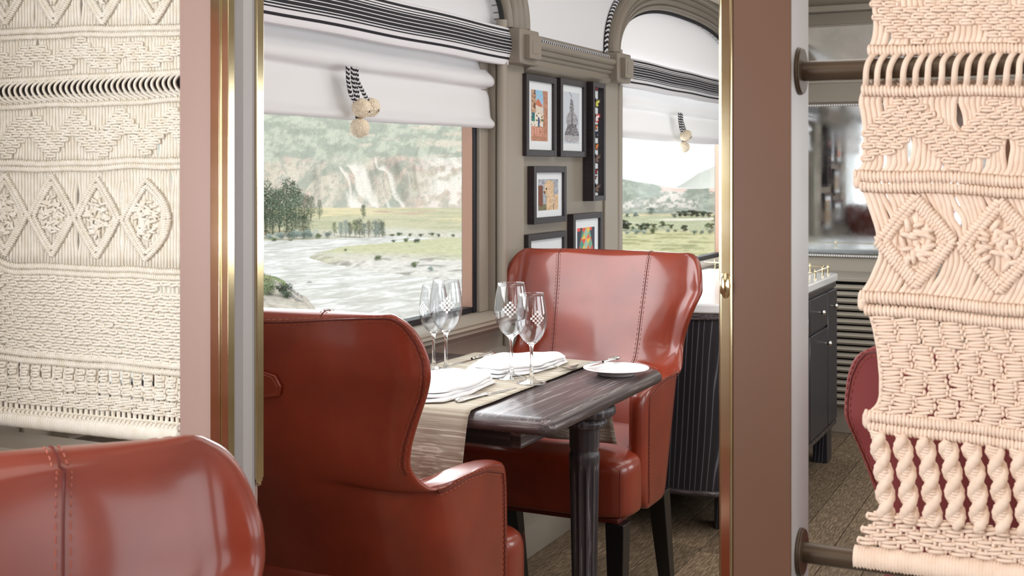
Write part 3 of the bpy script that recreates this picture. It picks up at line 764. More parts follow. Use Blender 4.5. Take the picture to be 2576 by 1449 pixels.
G2 = [[(x, y, z) for x, y, z in r_] for r_ in G]
mb = MB(); mb.grid(G2)
rn = mb.build('table_runner', runner_m, sharp=180); md = rn.modifiers.new('th', 'SOLIDIFY'); md.thickness = .0018; md.offset = 1
tag(rn, 'ribbed beige table runner crossing the table and hanging over its near end', 'table runner')
# ================================================================ TABLEWARE
TZ = .7562
def goblet(s_, x, y, label, yaw, logo=True, bowl=1.0):
    t_ = thing('wine_glass', label, 'wine glass', (x, y, TZ), yaw, 'wine glasses with an etched chequered emblem')
    H = .228 * s_
    o_ = [(.0, .0), (.034, .0), (.0375, .0008), (.0375, .002), (.030, .0035), (.018, .0062), (.010, .0105), (.0060, .018), (.0044, .030), (.0038, .05), (.0038, .075), (.0044, .088), (.0062, .096), (.012, .1015), (.022, .110), (.032, .124), (.0385, .142), (.0405, .160), (.0395, .180), (.0365, .200), (.0330, .220), (.0318, .2275)]
    i_ = [(.0308, .2283), (.0302, .2275), (.0320, .2195), (.0354, .200), (.0384, .180), (.0394, .160), (.0374, .1425), (.031, .1255), (.021, .1122), (.011, .105), (.004, .1035), (0, .103)]
    m_ = MB(); m_.lathe([(r * s_ * bowl, z * s_) for r, z in o_[13:] + i_[:-1]], 48); m_.build('bowl', thin_glass, t_, sharp=80)
    m_ = MB(); m_.lathe([(r * s_, z * s_) for r, z in o_[6:14] + [(.010, .1035), (0, .1036)]], 24); m_.build('stem', glass, t_, sharp=80)
    m_ = MB(); m_.lathe([(r * s_, z * s_) for r, z in o_[:7]], 48); m_.build('foot', thin_glass, t_, sharp=80)
    # etched emblem: chequered diamond following the bowl, facing -x
    m_ = MB(); c_ = .0054 * s_ * 1.0; zc_ = .168 * s_
    for i in range(-3, 4):
        for j in range(-3, 4):
            if abs(i) + abs(j) <= 3 and (i + j) % 2 == 1:
                V = []
                for du, dv in ((-.5, -.5), (.5, -.5), (.5, .5), (-.5, .5)):
                    u = (i + du) * c_; z = zc_ + (j + dv) * c_
                    r = np.interp(z / s_, [.142, .160, .180, .200], [.0385, .0405, .0395, .0365]) * s_ * bowl + .0003
                    a = PI + u / r
                    V.append((r * math.cos(a), r * math.sin(a), z))
                m_.add(V, [(0, 1, 2, 3)])
    m_.build('etched_emblem', etch, t_, smooth=False)
    return t_
p = onZ(1286, 952, TZ); goblet(1.0, p.x, p.y, 'taller of the two clear wine glasses in front of the far chair', math.radians(22))
p = onZ(1337, 964, TZ); goblet(.92, p.x, p.y, 'shorter clear wine glass standing nearest the table edge, in front of the taller one', math.radians(48), bowl=.98)
p = onZ(1122, 936, TZ); goblet(1.0, p.x, p.y, 'tall clear wine glass before the window, right of the glass beside the near chair', math.radians(32))
p = onZ(1091, 930, TZ); goblet(.92, p.x, p.y, 'shorter clear wine glass before the window, partly hidden behind the near chair back', math.radians(-20), bowl=.98)

def napkin(outline, z0, layers, label, name='napkin', seed=1):
    r2 = random.Random(seed); mb = MB()
    cx = sum(p[0] for p in outline) / len(outline); cy = sum(p[1] for p in outline) / len(outline)
    z = z0
    for L in range(layers):
        sc = 1 - .07 * L; th = .0085; sh = (r2.uniform(-.006, .006), r2.uniform(-.006, .006))
        pr_ = [(.97, 0), (1.0, .3), (1.0, .7), (.965, .97), (.85, 1.05), (.6, 1.12), (.3, 1.1), (.06, 1.12)]
        # densify outline
        D = []
        m = len(outline)
        for i in range(m):
            a = Vector(outline[i]); b_ = Vector(outline[(i + 1) % m])
            for k in range(6): D.append(a.lerp(b_, k / 6))
        G = []
        for s_, zz in pr_:
            row = []
            for k, q in enumerate(D):
                x = cx + (q.x - cx) * s_ * sc + sh[0]; y = cy + (q.y - cy) * s_ * sc + sh[1]
                rr = .003 * math.sin(k * .55 + L * 2) * s_
                zf = z + th * zz + (.0016 * math.sin(x * 90 + L) + .0016 * math.sin(y * 110 + seed)) * (zz > .5)
                row.append((x + rr * .6, y + rr, zf))
            G.append(row)
        n0 = mb.n; mb.grid(G, closev=True); k = len(D)
        mb.f.append(tuple(n0 + j for j in range(k))[::-1]); mb.f.append(tuple(n0 + (len(G) - 1) * k + j for j in range(k))); mb.mi += [0, 0]
        z += th * .93
    o = mb.build(name, linen, sharp=180, sub=1)
    return tag(o, label, 'napkin', 'folded white napkins')
P1 = [tuple(onZ(x, y, .765).xy) for x, y in ((1035, 1006), (1115, 1005), (1190, 984), (1250, 955), (1205, 942), (1120, 938), (1040, 945))]
napkin(P1, TZ, 3, 'folded white napkin at the near place setting, beside the near chair back', seed=3)
P2 = [tuple(onZ(x, y, .765).xy) for x, y in ((1165, 935), (1255, 945), (1362, 930), (1395, 920), (1437, 905), (1425, 897), (1300, 895), (1205, 905))]
napkin(P2, TZ, 3, 'folded white napkin at the far place setting, behind the tall wine glasses', seed=8)
# side plate
pp = onZ(1550, 924, .768)
pl2 = MB(); pl2.lathe([(0, 0), (.044, 0), (.047, .002), (.050, .006), (.060, .0105), (.078, .0150), (.081, .0165), (.0805, .018), (.076, .0172), (.060, .0135), (.050, .0095), (.046, .0075), (0, .0065)], 56)
pl2 = pl2.build('side_plate', porcelain, sharp=60); pl2.location = (pp.x, pp.y, .7505)
tag(pl2, 'small round white side plate by the table edge, a butter knife lying across its rim', 'plate')
def knife(a, b_, z0, z1, label, s_=1.0):
    """a: blade tip, b_: handle end"""
    A = Vector((a.x, a.y, z0)); B = Vector((b_.x, b_.y, z1)); L = (B - A).length; d = (B - A).normalized()
    side = Vector((-d.y, d.x, 0)); upv = side.cross(d) * -1
    if upv.z < 0: upv = -upv
    t_ = thing('table_knife', label, 'knife', A, 0, 'silver table knives')
    def fn(u, v, w_): return d * u + side * v + upv * (w_ + .0008)
    m_ = MB(); bl = L * .52
    m_.prism([(0, .0), (.012, -.004), (.04, -.0075 * s_), (bl, -.006 * s_), (bl, .004), (.03, .0045)], -.0006, .0009, fn); m_.build('blade', silver, t_, bevel=.0004)
    m_ = MB(); k = []
    for u, r in ((bl - .004, .0035), (bl + .004, .0055), (bl + .010, .0038), (bl + .016, .0052), (bl + .03, .0046), (L * .75, .0056), (L * .88, .0070), (L * .95, .0092), (L * .985, .0075), (L, .002)): k.append((u, r * s_))
    G = [[fn(u, r * math.cos(a_), .0035 + .62 * r * math.sin(a_)) for a_ in [2 * PI * q / 14 for q in range(14)]] for u, r in k]
    m_.grid([[tuple(p) for p in r_] for r_ in G], closev=True); m_.build('handle', silver, t_, sharp=60)
    m_ = MB(); m_.tube([tuple(fn(bl + .02 + (L - bl - .03) * i / 10, 0, .0072 + .002 * (i / 10))) for i in range(11)], .0012, 6); m_.build('handle_rib', silver, t_)
    return t_
knife(onZ(1300, 977, TZ), onZ(1148, 1014, TZ), TZ, TZ, 'silver table knife lying on the runner right of the near napkin')
knife(onZ(1128, 921, TZ), onZ(1242, 892, TZ), TZ, TZ, 'silver table knife lying on the window side of the runner, behind the wine glasses')
knife(onZ(1478, 921, .772), onZ(1556, 899, .778), .7685, .774, 'silver butter knife resting across the white side plate', .9)
def fork(a, b_, z, label):
    A = Vector((a.x, a.y, z)); B = Vector((b_.x, b_.y, z)); L = (B - A).length; d = (B - A).normalized(); side = Vector((-d.y, d.x, 0))
    t_ = thing('table_fork', label, 'fork', A)
    zz = lambda u: .0015 + .012 * math.exp(-((u - .04) / .02) ** 2) * 0 + np.interp(u, [0, .03, .05, .075, .1, L], [.013, .004, .002, .006, .008, .003])
    for k, o_ in enumerate((-.0108, -.0036, .0036, .0108)):
        m_ = MB(); m_.tube([tuple(d * u + side * (o_ * np.interp(u, [0, .05], [1.05, .95])) + Vector((0, 0, zz(u)))) for u in np.linspace(0, .055, 8)], [.0007, .0014, .0016, .0017, .0017, .0018, .0018, .0019], 6)
        m_.build('tine', silver, t_)
    m_ = MB(); G = []
    for u, w_ in ((.048, .0116), (.058, .0122), (.066, .0105), (.074, .006), (.082, .0035), (.12, .003), (L * .8, .0045), (L * .93, .0075), (L, .004)):
        G.append([tuple(d * u + side * (w_ * math.cos(q)) + Vector((0, 0, zz(u) + .0018 * math.sin(q)))) for q in [2 * PI * k / 12 for k in range(12)]])
    n0 = m_.n; m_.grid(G, closev=True); m_.f.append(tuple(range(12))[::-1]); m_.f.append(tuple(96 + j for j in range(12))); m_.mi += [0, 0]
    m_.build('handle', silver, t_, sharp=70)
fork(onZ(1401, 932, TZ + .004), onZ(1552, 908, TZ), TZ, 'silver table fork with four tines on the runner beside the side plate')

# ================================================================ FRAMED PICTURES
def frame(name, label, pic, q0, q1, depth, rim, mrect, art, mats=True, cat='picture'):
    """q0,q1: left/right x px, and z range at the wall"""
    YF = W - depth
    xa, xb, za, zb = pic
    t_ = thing(name, label, cat, ((xa + xb) / 2, W, (za + zb) / 2), 0, 'black framed pictures on the grey panel')
    hx, hz = (xb - xa) / 2, (zb - za) / 2
    D = depth
    for (a0, a1, c0, c1) in ((-hx, -hx + rim, -hz, hz), (hx - rim, hx, -hz, hz), (-hx + rim, hx - rim, hz - rim, hz), (-hx + rim, hx - rim, -hz, -hz + rim)):
        m_ = MB(); m_.box((a0, -D, c0), (a1, -.001, c1)); m_.build('frame_rail', frame_m, t_, bevel=.0012)
    return t_, hx, hz, D
def art_mesh(t_, x0, x1, z0, z1, y, fn, nx, nz_, name='print'):
    mb = MB(); u = (np.arange(nx) + .5) / nx; v = (np.arange(nz_) + .5) / nz_
    V = []; F = []; C = []
    xs = np.linspace(x0, x1, nx + 1); zs = np.linspace(z0, z1, nz_ + 1)
    for j in range(nz_):
        for i in range(nx):
            n0 = len(V); V += [(xs[i], y, zs[j]), (xs[i + 1], y, zs[j]), (xs[i + 1], y, zs[j + 1]), (xs[i], y, zs[j + 1])]
            F.append((n0, n0 + 1, n0 + 2, n0 + 3)); C += [(*fn(u[i], v[j]), 1)] * 4
    mb.add(V, F); mb.c.append(np.array(C)); return mb.build(name, art_m, t_, smooth=False)
def lin(c): return tuple(((q / 255) / 12.92 if q / 255 <= .04045 else ((q / 255 + .055) / 1.055) ** 2.4) for q in c)
def vn(x, y, s_=0):
    h = math.sin(x * 127.1 + y * 311.7 + s_ * 74.7) * 43758.5453; return h - math.floor(h)
def sn(x, y, s_=0):
    ix, iy = math.floor(x), math.floor(y); fx, fy = x - ix, y - iy; fx = fx * fx * (3 - 2 * fx); fy = fy * fy * (3 - 2 * fy)
    return (vn(ix, iy, s_) * (1 - fx) + vn(ix + 1, iy, s_) * fx) * (1 - fy) + (vn(ix, iy + 1, s_) * (1 - fx) + vn(ix + 1, iy + 1, s_) * fx) * fy
def street(u, v):
    n_ = sn(u * 9, v * 22, 1) * .5 + sn(u * 20, v * 45, 2) * .5
    if v > .55 and .28 + .1 * (n_ - .5) < u < .74 + (1 - v) * .12 - .1 * n_: 
        if v < .84 - abs(u - .42) * .55 and u < .70 and v < .86:
            return lin((205, 120, 95)) if v > .70 - (.0 if u < .6 else .1) * 0 + (u - .3) * -.1 and n_ < .75 else lin((225, 215, 200))
        return lin((150 + 60 * (1 - v), 190 + 20 * n_, 228))
    if u > .74: return lin((160 + 50 * n_, 110 + 50 * n_, 90 + 45 * n_))
    if v > .55: return lin((150 + 70 * n_, 110 + 80 * n_, 85 + 80 * n_)) if n_ > .35 else lin((95, 65, 50))
    if v > .28:
        if abs(u - .45) < .05 and v < .46: return lin((60, 85, 130))
        if abs(u - .12) < .09 and v > .38: return lin((50, 90 + 60 * n_, 120))
        if n_ > .45: return lin((235, 230, 220))
        return lin((180, 150, 120)) if n_ > .3 else lin((90, 120, 80))
    d = (u * 6) % 1 - .5, (v * 22) % 1 - .5
    if v > .1 and d[0] ** 2 + d[1] ** 2 < .16 and n_ > .3: return lin((205 + 30 * n_, 160, 145))
    return lin((165 + 50 * n_, 115 + 50 * n_, 92 + 45 * n_))
def dress(u, v):
    x = abs(u - .5 - .03 * math.sin(v * 4)); n_ = sn(u * 30, v * 60, 5); W_ = (205, 212, 222)
    if v > .93:
        return lin((60, 60, 68)) if abs((u - .42) * .5 + (v - .965)) < .008 and .34 < u < .6 else lin(W_)
    if v > .86: return lin((130, 130, 138)) if x < .012 else lin(W_)
    if v > .66: hw = .06 + .05 * (.86 - v) / .2 + .03 * n_
    elif v > .38: hw = .10 + .22 * sm(.66, .5, v)
    elif v > .08: hw = .24 + .16 * sm(.4, .15, v)
    else: hw = .40 * math.sqrt(max(0, 1 - ((.08 - v) / .06) ** 2)) if v > .02 else 0
    hw *= 1.15
    if x > hw: return lin(W_)
    if v > .66: g = 60 + 150 * n_
    elif v > .38: g = 130 + 70 * n_ - (40 if x < .05 else 0)
    else:
        g = 70 + 110 * n_
        if v < .16 and (v * 40 + x * 4) % 1 < .45: g = 225
    return lin((g, g, g + 6))
def alpaca(u, v):
    n_ = sn(u * 16, v * 16, 9) * .6 + sn(u * 34, v * 34, 3) * .4
    head = ((u - .55) / .22) ** 2 + ((v - .80) / .16) ** 2 < 1 + .3 * n_
    neck = .40 < u < .80 - .1 * n_ and v < .75 and v > -.1
    body = u > .78 and v < .45 + .1 * n_
    snout = ((u - .38) / .13) ** 2 + ((v - .60) / .09) ** 2 < 1
    if snout and v < .62 and u < .34: return lin((90, 70, 60))
    if abs(u - .40) < .03 and abs(v - .69) < .03: return lin((40, 30, 28))
    if head or neck or body or snout: return lin((190 + 60 * n_, 160 + 60 * n_, 125 + 60 * n_))
    if u < .22 and v < .8 and v > .15: return lin((110 + 30 * n_, 70 + 20 * n_, 62))
    if v < .2: return lin((100 + 40 * n_, 95 + 40 * n_, 75 + 30 * n_))
    return lin((130 + 80 * n_, 135 + 80 * n_, 150 + 70 * n_))
TRC = [(232, 92, 84), (120, 176, 150), (240, 196, 90), (86, 156, 138), (232, 120, 92), (160, 200, 175)]
def tri(u, v):
    if (v - .15) * .62 > .5 - abs(u - .5) + .26 or abs(u - .5) > .62 - .42 * v + .0:
        if v > .12: return lin((70, 74, 88)) if v < .93 or int(u * 6) % 2 else lin(TRC[0])
    k = 7; a = v * k * 1.15; b_ = u * 4 - .5 * math.floor(a) % 1; r = a % 1; c = b_ % 1
    upt = abs(c - .5) < (1 - r) / 2
    q = int(math.floor(a) * 3 + math.floor(b_ + (0 if upt else .5)) * 2 + (0 if upt else 1)) % 6
    return lin(TRC[q])
def scene_f(u, v):
    n_ = sn(u * 20, v * 10, 4); return lin((120 + 90 * n_, 120 + 80 * n_, 115 + 80 * n_))
def zr(x, y, Yp): return onY(x, y, Yp).z
def xr_(x, Yp): return onY(x, 400, Yp).x
def picture(name, label, x0, x1, yt, yb, depth, rim, win, fn, nx, nz_, cat='picture'):
    YF = W - depth; xa, xb = xr_(x0, YF), xr_(x1, YF); zt, zb_ = zr(x0, yt, YF), zr(x0, yb, YF)
    t_, hx, hz, D = frame(name, label, (xa, xb, zb_, zt), 0, 0, depth, rim, None, None, cat=cat)
    box_obj('mount_board', (-hx + rim - .002, -D + .010, -hz + rim - .002), (hx - rim + .002, -D + .013, hz - rim + .002), mat_board, t_, bevel=0)
    if fn:
        wx, wz0, wz1 = win; ox = hx - rim; oz = hz - rim
        art_mesh(t_, -ox * wx, ox * wx, -oz * wz0, oz * wz1, -D + .0096, fn, nx, nz_)
    return t_, hx, hz, D
picture('framed_picture', 'black framed watercolour of a street with red roofs, top left of the picture group', 1325, 1401, 184, 392, .025, .021, (.66, .74, .76), street, 60, 170)
picture('framed_picture', 'black framed grey drawing of a figure in a wide dress, beside the butterfly case', 1411, 1476, 195, 394, .025, .021, (.74, .78, .80), dress, 72, 180)
picture('framed_picture', 'black framed photograph of a fluffy cream alpaca, below the street picture', 1344, 1426, 418, 565, .025, .021, (.72, .70, .70), alpaca, 100, 115)
picture('framed_picture', 'black framed print of coloured triangles, low on the right above the chair back', 1443, 1516, 539, 730, .025, .021, (.70, .72, .72), tri, 84, 126)
picture('framed_picture', 'black framed picture with a wide white mount just above the chair, mostly hidden by it', 1330, 1426, 591, 720, .025, .021, (.62, .5, .42), scene_f, 20, 16)
t_, hx, hz, D = picture('butterfly_case', 'deep narrow black case of mounted butterflies, right of the framed dress drawing', 1493, 1524, 205, 506, .042, .019, (1, 1, 1), None, 1, 1, cat='display case')
for ch in list(t_.children):
    if ch.name.startswith('mount_board'): ch.location.y = -D + .024
fr_ = [c for c in t_.children if c.name.startswith('frame_rail')]
ZC = t_.location.z; XC = t_.location.x; YB = W - .022
bf = [(220, 18, 1), (285, 24, 2), (300, 16, 0), (255, 14, 3), (330, 16, 1), (352, 12, 4), (368, 14, 3), (400, 20, 5), (430, 12, 1), (445, 10, 1), (470, 20, 5)]
bcol = {0: ((230, 232, 238), (190, 40, 40)), 1: ((150, 25, 35), (25, 22, 24)), 2: ((210, 205, 90), (28, 28, 28)), 3: ((215, 120, 40), (40, 28, 22)), 4: ((30, 32, 60), (20, 20, 30)), 5: ((120, 95, 85), (55, 40, 38))}
ys = [222, 262, 299, 321, 340, 370, 401, 432, 447, 474]; kinds = [1, 2, 0, 3, 4, 3, 5, 1, 1, 5]; szs = [.017, .022, .02, .013, .017, .017, .022, .014, .009, .022]
BM = {}
for k, (ca, cb) in bcol.items():
    BM[k] = (mat('butterfly_wing_%s' % 'abcdef'[k], lin(ca), .6), mat('butterfly_edge_%s' % 'abcdef'[k], lin(cb), .6))
lab = {0: 'white and red', 1: 'crimson and black', 2: 'yellow and black', 3: 'orange and brown', 4: 'dark blue', 5: 'grey brown'}
for yy, k, s_ in zip(ys, kinds, szs):
    zz = zr(1500, yy, YB) ; m_ = MB()
    for sg in (-1, 1):
        for (pts, sc) in (([(0, .1), (.5, .75), (1.0, .85), (1.0, .3), (.55, -.02), (0, -.05)], 1.0), ([(0, 0), (.6, .0), (.85, -.35), (.6, -.8), (.25, -.65), (0, -.15)], .95)):
            n0 = m_.n
            m_.prism([(sg * u * s_ * sc, v * s_ * sc) for u, v in pts], 0, .0008, lambda u, v, w_: (u, -.004 - abs(u) * .75 + w_, v), 1)
            m_.prism([(sg * (.08 + u * .68) * s_ * sc, v * .68 * s_ * sc) for u, v in pts], 0, .0014, lambda u, v, w_: (u, -.0048 - abs(u) * .75 + w_, v), 0)
    m_.tube([(0, -.006, -.6 * s_), (0, -.008, 0), (0, -.007, .45 * s_)], [.001, .0022, .0014], 6, 1)
    for sg in (-1, 1): m_.tube([(0, -.008, .4 * s_), (sg * .3 * s_, -.012, .95 * s_)], .0004, 4, 1)
    o = m_.build('butterfly', [BM[k][0], BM[k][1]], t_, smooth=False); o.location = (-.020, -D + .017, zz - ZC); o['label'] = lab[k] + ' butterfly'
box_obj('inner_wall', (hx - .021, -D + .003, -hz + .019), (hx - .019, -D + .024, hz - .019), frame_m, t_, bevel=0)

# ================================================================ BLINDS
def blind(x0, x1, label_b, label_p, gb):
    t_ = thing('roman_blind', label_b, 'blind', ((x0 + x1) / 2, W + .02, 1.60), 0, gb)
    ox, oy, oz = t_.location
    prof = [(W + .045, 1.66), (W + .045, 1.60), (W + .040, 1.575), (W + .034, 1.555), (W + .018, 1.545), (W + .008, 1.532), (W + .008, 1.520), (W + .014, 1.511), (W + .028, 1.508), (W + .034, 1.504), (W + .033, 1.495), (W + .026, 1.485), (W + .024, 1.47), (W + .022, 1.425), (W + .020, 1.412), (W + .012, 1.404), (W + .006, 1.394), (W + .010, 1.384), (W + .022, 1.380), (W + .034, 1.384), (W + .036, 1.40)]
    n = 60; G = []
    for i in range(n + 1):
        f = i / n; x = x0 + .045 + (x1 - x0 - .09) * f; row = []
        sag = .004 * math.sin(PI * f)
        for k, (y, z) in enumerate(prof):
            kk = k / (len(prof) - 1)
            row.append((x - ox, y - oy + .0015 * math.sin(x * 14 + k * .5), z - oz - sag * min(1, kk * 1.6) + .0015 * math.sin(x * 9 + k)))
        G.append(row)
    m_ = MB(); m_.grid(G); o = m_.build('folded_cloth', fabric, t_, sharp=180, sub=1); md = o.modifiers.new('t', 'SOLIDIFY'); md.thickness = .0015
    # striped pelmet: woven bands, each its own strip on a softly bowed board
    bands = [(.104, 'w'), (.098, 'k'), (.090, 'w'), (.0855, 'k'), (.0825, 'w'), (.0785, 'k'), (.0745, 'w'), (.0725, 'k'), (.0645, 'w'), (.0625, 'k'), (.0545, 'w'), (.0525, 'k'), (.0445, 'w'), (.0425, 'k'), (.0345, 'w'), (.0325, 'k'), (.0285, 'w'), (.0255, 'k'), (.022, 'w'), (.012, 'k'), (.005, 'w'), (-.006, 'e')]
    m_ = MB(); pz = ZSP - .108
    def yb(h): return W - .020 - .012 * math.sin(PI * min(1, max(0, h / .104)))
    for (h0, c0), (h1, c1) in zip(bands[:-1], bands[1:]):
        P = []
        for i in range(25):
            x = x0 + .002 + (x1 - x0 - .004) * i / 24; wv_ = .0012 * math.sin(x * 11)
            P.append([(x - ox, yb(h) - oy, pz + h - oz + wv_) for h in (h0, h1)])
        m_.grid(P, 0 if c0 == 'w' else 1)
    P = []
    for i in range(25):
        x = x0 + .002 + (x1 - x0 - .004) * i / 24; wv_ = .0012 * math.sin(x * 11)
        P.append([(x - ox, yy_ - oy, pz + h - oz + wv_) for h, yy_ in ((-.006, yb(0)), (-.011, W - .018), (-.012, W - .008), (-.008, W + .02), (.104, W + .02), (.108, W - .01), (.104, yb(.104)))])
    m_.grid(P, 0); m_.build('striped_pelmet', [stripe_w, stripe_k], t_, smooth=False)
    return t_
BG = 'white roman blinds with striped pelmets'
blind(WINS[0][0], WINS[0][1], 'white roman blind behind the left knotted screen', '', BG)
blind(WINS[1][0], WINS[1][1], 'white linen roman blind with black striped pelmet over the window nearest the table', '', BG)
blind(WINS[2][0], WINS[2][1], 'white linen roman blind with black striped pelmet over the window behind the far chair', '', BG)
def pompom_mesh(r, seed):
    r2 = random.Random(seed); bm = bmesh.new(); bmesh.ops.create_icosphere(bm, subdivisions=5, radius=r)
    for v in bm.verts:
        n_ = v.co.normalized(); v.co = n_ * (r * (1 + r2.uniform(-.07, .05) + .02 * math.sin(n_.x * 9 + seed) * math.sin(n_.z * 7)))
    me = bpy.data.meshes.new('pompom'); bm.to_mesh(me); bm.free(); me.materials.append(pom)
    me.polygons.foreach_set('use_smooth', np.ones(len(me.polygons), dtype=bool)); return me
pm = [pompom_mesh(.024, k) for k in range(3)]
def tassel(px, label, sc=1.0):
    Yt = W - .012
    x = onY(px, 300, Yt).x
    t_ = thing('pompom_tassel', label, 'tassel', (x, Yt, 1.503), 0, 'black and white corded pompom tassels')
    m_ = MB(); r = .0048
    paths = [[(-.026, -.004, .004), (-.028, -.006, -.03), (-.020, -.008, -.065), (.000, -.010, -.085)],
             [(-.014, -.010, .004), (-.016, -.012, -.03), (-.004, -.014, -.07), (.004, -.012, -.11), (.006, -.012, -.145)],
             [(-.001, -.006, .004), (-.003, -.008, -.03), (.008, -.010, -.06), (.014, -.010, -.09)],
             [(.012, -.004, .004), (.014, -.006, -.03), (.040, -.008, -.06), (.070, -.006, -.082)]]
    for k, pth in enumerate(paths):
        m_ = MB(); P = [Vector(p) for p in pth]; Q = []
        for a, b_ in zip(P[:-1], P[1:]):
            for q in range(4): Q.append(a.lerp(b_, q / 4))
        Q.append(P[-1]); braid(m_, Q, r); m_.build('braided_cord', [cord_k, stripe_w], t_)
    for k, p_ in enumerate([(.010, -.022, -.098), (.074, -.008, -.093), (.008, -.018, -.147)]):
        o = bpy.data.objects.new('pompom', pm[k]); COL.objects.link(o); o.parent = t_; o.location = p_
        m2 = MB(); r2 = random.Random(k)
        if k < 2:
            for q in range(5):
                c_ = Vector((r2.uniform(-.006, .006), -.0235, r2.uniform(-.014, -.004))); c_ = c_.normalized() * .0242
                m2.tube([c_ * .97, c_ * 1.04], .0013, 5)
            m2.build('knot_end', cord_k, o)
tassel(885, 'three cream pompoms on black and white cords hanging on the blind nearest the table')
tassel(1710, 'three cream pompoms on black and white cords hanging on the blind behind the far chair')
tassel(-90, 'three cream pompoms on cords hanging on the blind behind the left knotted screen')

# ================================================================ CABINET
cb = thing('sideboard', 'dark oak sideboard with white marble top and brass gallery under the second window', 'sideboard', (4.66, 1.32, 0))
CX0, CX1, CY0, CY1 = 3.93, 5.39, 1.00, 1.63
def cl_(p): return (p[0] - 4.66, p[1] - 1.32, p[2])
def rpr(mb, ins, z0, z1, r, mi=0, r2=.02):
    P = []
    for (cx, cy, a0, rr) in ((CX1 - ins - .04, CY0 + ins + .04, -90, .04), (CX1 - ins - r2, CY1 - ins - r2, 0, r2), (CX0 + ins + r2, CY1 - ins - r2, 90, r2), (CX0 + ins + r, CY0 + ins + r, 180, r)):
        for k in range(13):
            a = math.radians(a0 + 90 * k / 12); P.append((cx + rr * math.cos(a), cy + rr * math.sin(a)))
    mb.prism(P, z0, z1, lambda u, v, w_: cl_((u, v, w_)), mi)
m_ = MB(); rpr(m_, .015, .165, .768, .22); m_.build('carcass', oak_cab, cb, bevel=.003)
m_ = MB(); rpr(m_, .006, .745, .769, .225); m_.build('top_moulding', oak_y, cb, bevel=.005)
m_ = MB(); rpr(m_, .004, .148, .168, .225); m_.build('base_moulding', oak_y, cb, bevel=.006)
m_ = MB(); rpr(m_, .0, .769, .802, .23); m_.build('marble_top', marble, cb, bevel=.006)
for (x, y) in ((5.27, 1.05), (5.27, 1.55), (4.15, 1.16), (4.12, 1.55)): box_obj('foot', cl_((x - .05, y - .03, 0)), cl_((x + .05, y + .03, .15)), oak_cab, cb)
box_obj('foot_pad', cl_((5.24, 1.03, .0)), cl_((5.3, 1.07, .012)), red_m, cb)
# doors and drawers on the aisle side
xs_ = [4.25, 4.62, 4.99, 5.13, 5.36]
def front(name, x0, x1, z0, z1, kx, kz):
    o = box_obj(name, cl_((x0 + .004, CY0 + .004, z0 + .004)), cl_((x1 - .004, CY0 + .024, z1 - .004)), oak_cab, cb, bevel=.003)
    c = o.location
    m_ = MB(); M_ = Matrix.Translation((kx - (x0 + x1) / 2, -.010, kz - (z0 + z1) / 2)) @ Matrix.Rotation(PI / 2, 4, 'X')
    m_.lathe([(.004, -.002), (.0035, .006), (.008, .012), (.011, .017), (.010, .022), (.006, .026), (0, .027)], 16, M=M_); m_.build('knob', silver, o)
for x0, x1 in ((4.20, 4.50), (4.50, 4.80), (4.80, 5.16)):
    front('drawer', x0, x1, .60, .742, (x0 + x1) / 2, .672); front('door', x0, x1, .17, .595, x1 - .05 if x0 > 4.7 else x0 + .05, .53 if x0 > 4.7 else .42)
front('door', 5.16, 5.365, .17, .742, 5.25, .672)
# brass gallery rail round the marble
m_ = MB(); gp = []
for (cx, cy, a0, rr) in ((CX1 - .035 - .04, CY0 + .035 + .04, -90, .04), ):
    pass
path = [(4.84, CY0 + .03), (5.0, CY0 + .03), (5.30, CY0 + .03), (5.35, CY0 + .06), (5.355, CY0 + .10), (5.355, 1.30), (5.355, 1.6)]
m_.tube([cl_((x, y, .832)) for x, y in path], .0028, 8); m_.build('gallery_rail', brass, cb)
gp0 = None
for x, y in [(4.85, CY0 + .03), (5.03, CY0 + .03), (5.18, CY0 + .03), (5.30, CY0 + .03), (5.355, 1.12), (5.355, 1.34), (5.355, 1.55)]:
    if gp0 is None:
        m_ = MB(); m_.lathe([(.006, 0), (.006, .003), (.003, .006), (.003, .022), (.0045, .026), (.0045, .034), (.003, .038), (.0045, .042), (0, .046)], 12); gp0 = m_.build('gallery_post', brass, cb); gp0.location = cl_((x, y, .801))
    else: share('gallery_post', gp0, cb, cl_((x, y, .801)))
# unseen rose curtain beside the first window, added for its pink reflection
cm = MB(); G = []
for i in range(60):
    f = i / 59; x = .62 + .42 * f; G.append([(x, W - .05 + .018 * math.sin(f * 40), z) for z in np.linspace(.2, 1.58, 6)])
cm.grid(G); o = cm.build('curtain', curt, sharp=180); tag(o, 'unseen rose curtain added for its reflection, beside the near compartment window', 'curtain')
md = o.modifiers.new('t', 'SOLIDIFY'); md.thickness = .003
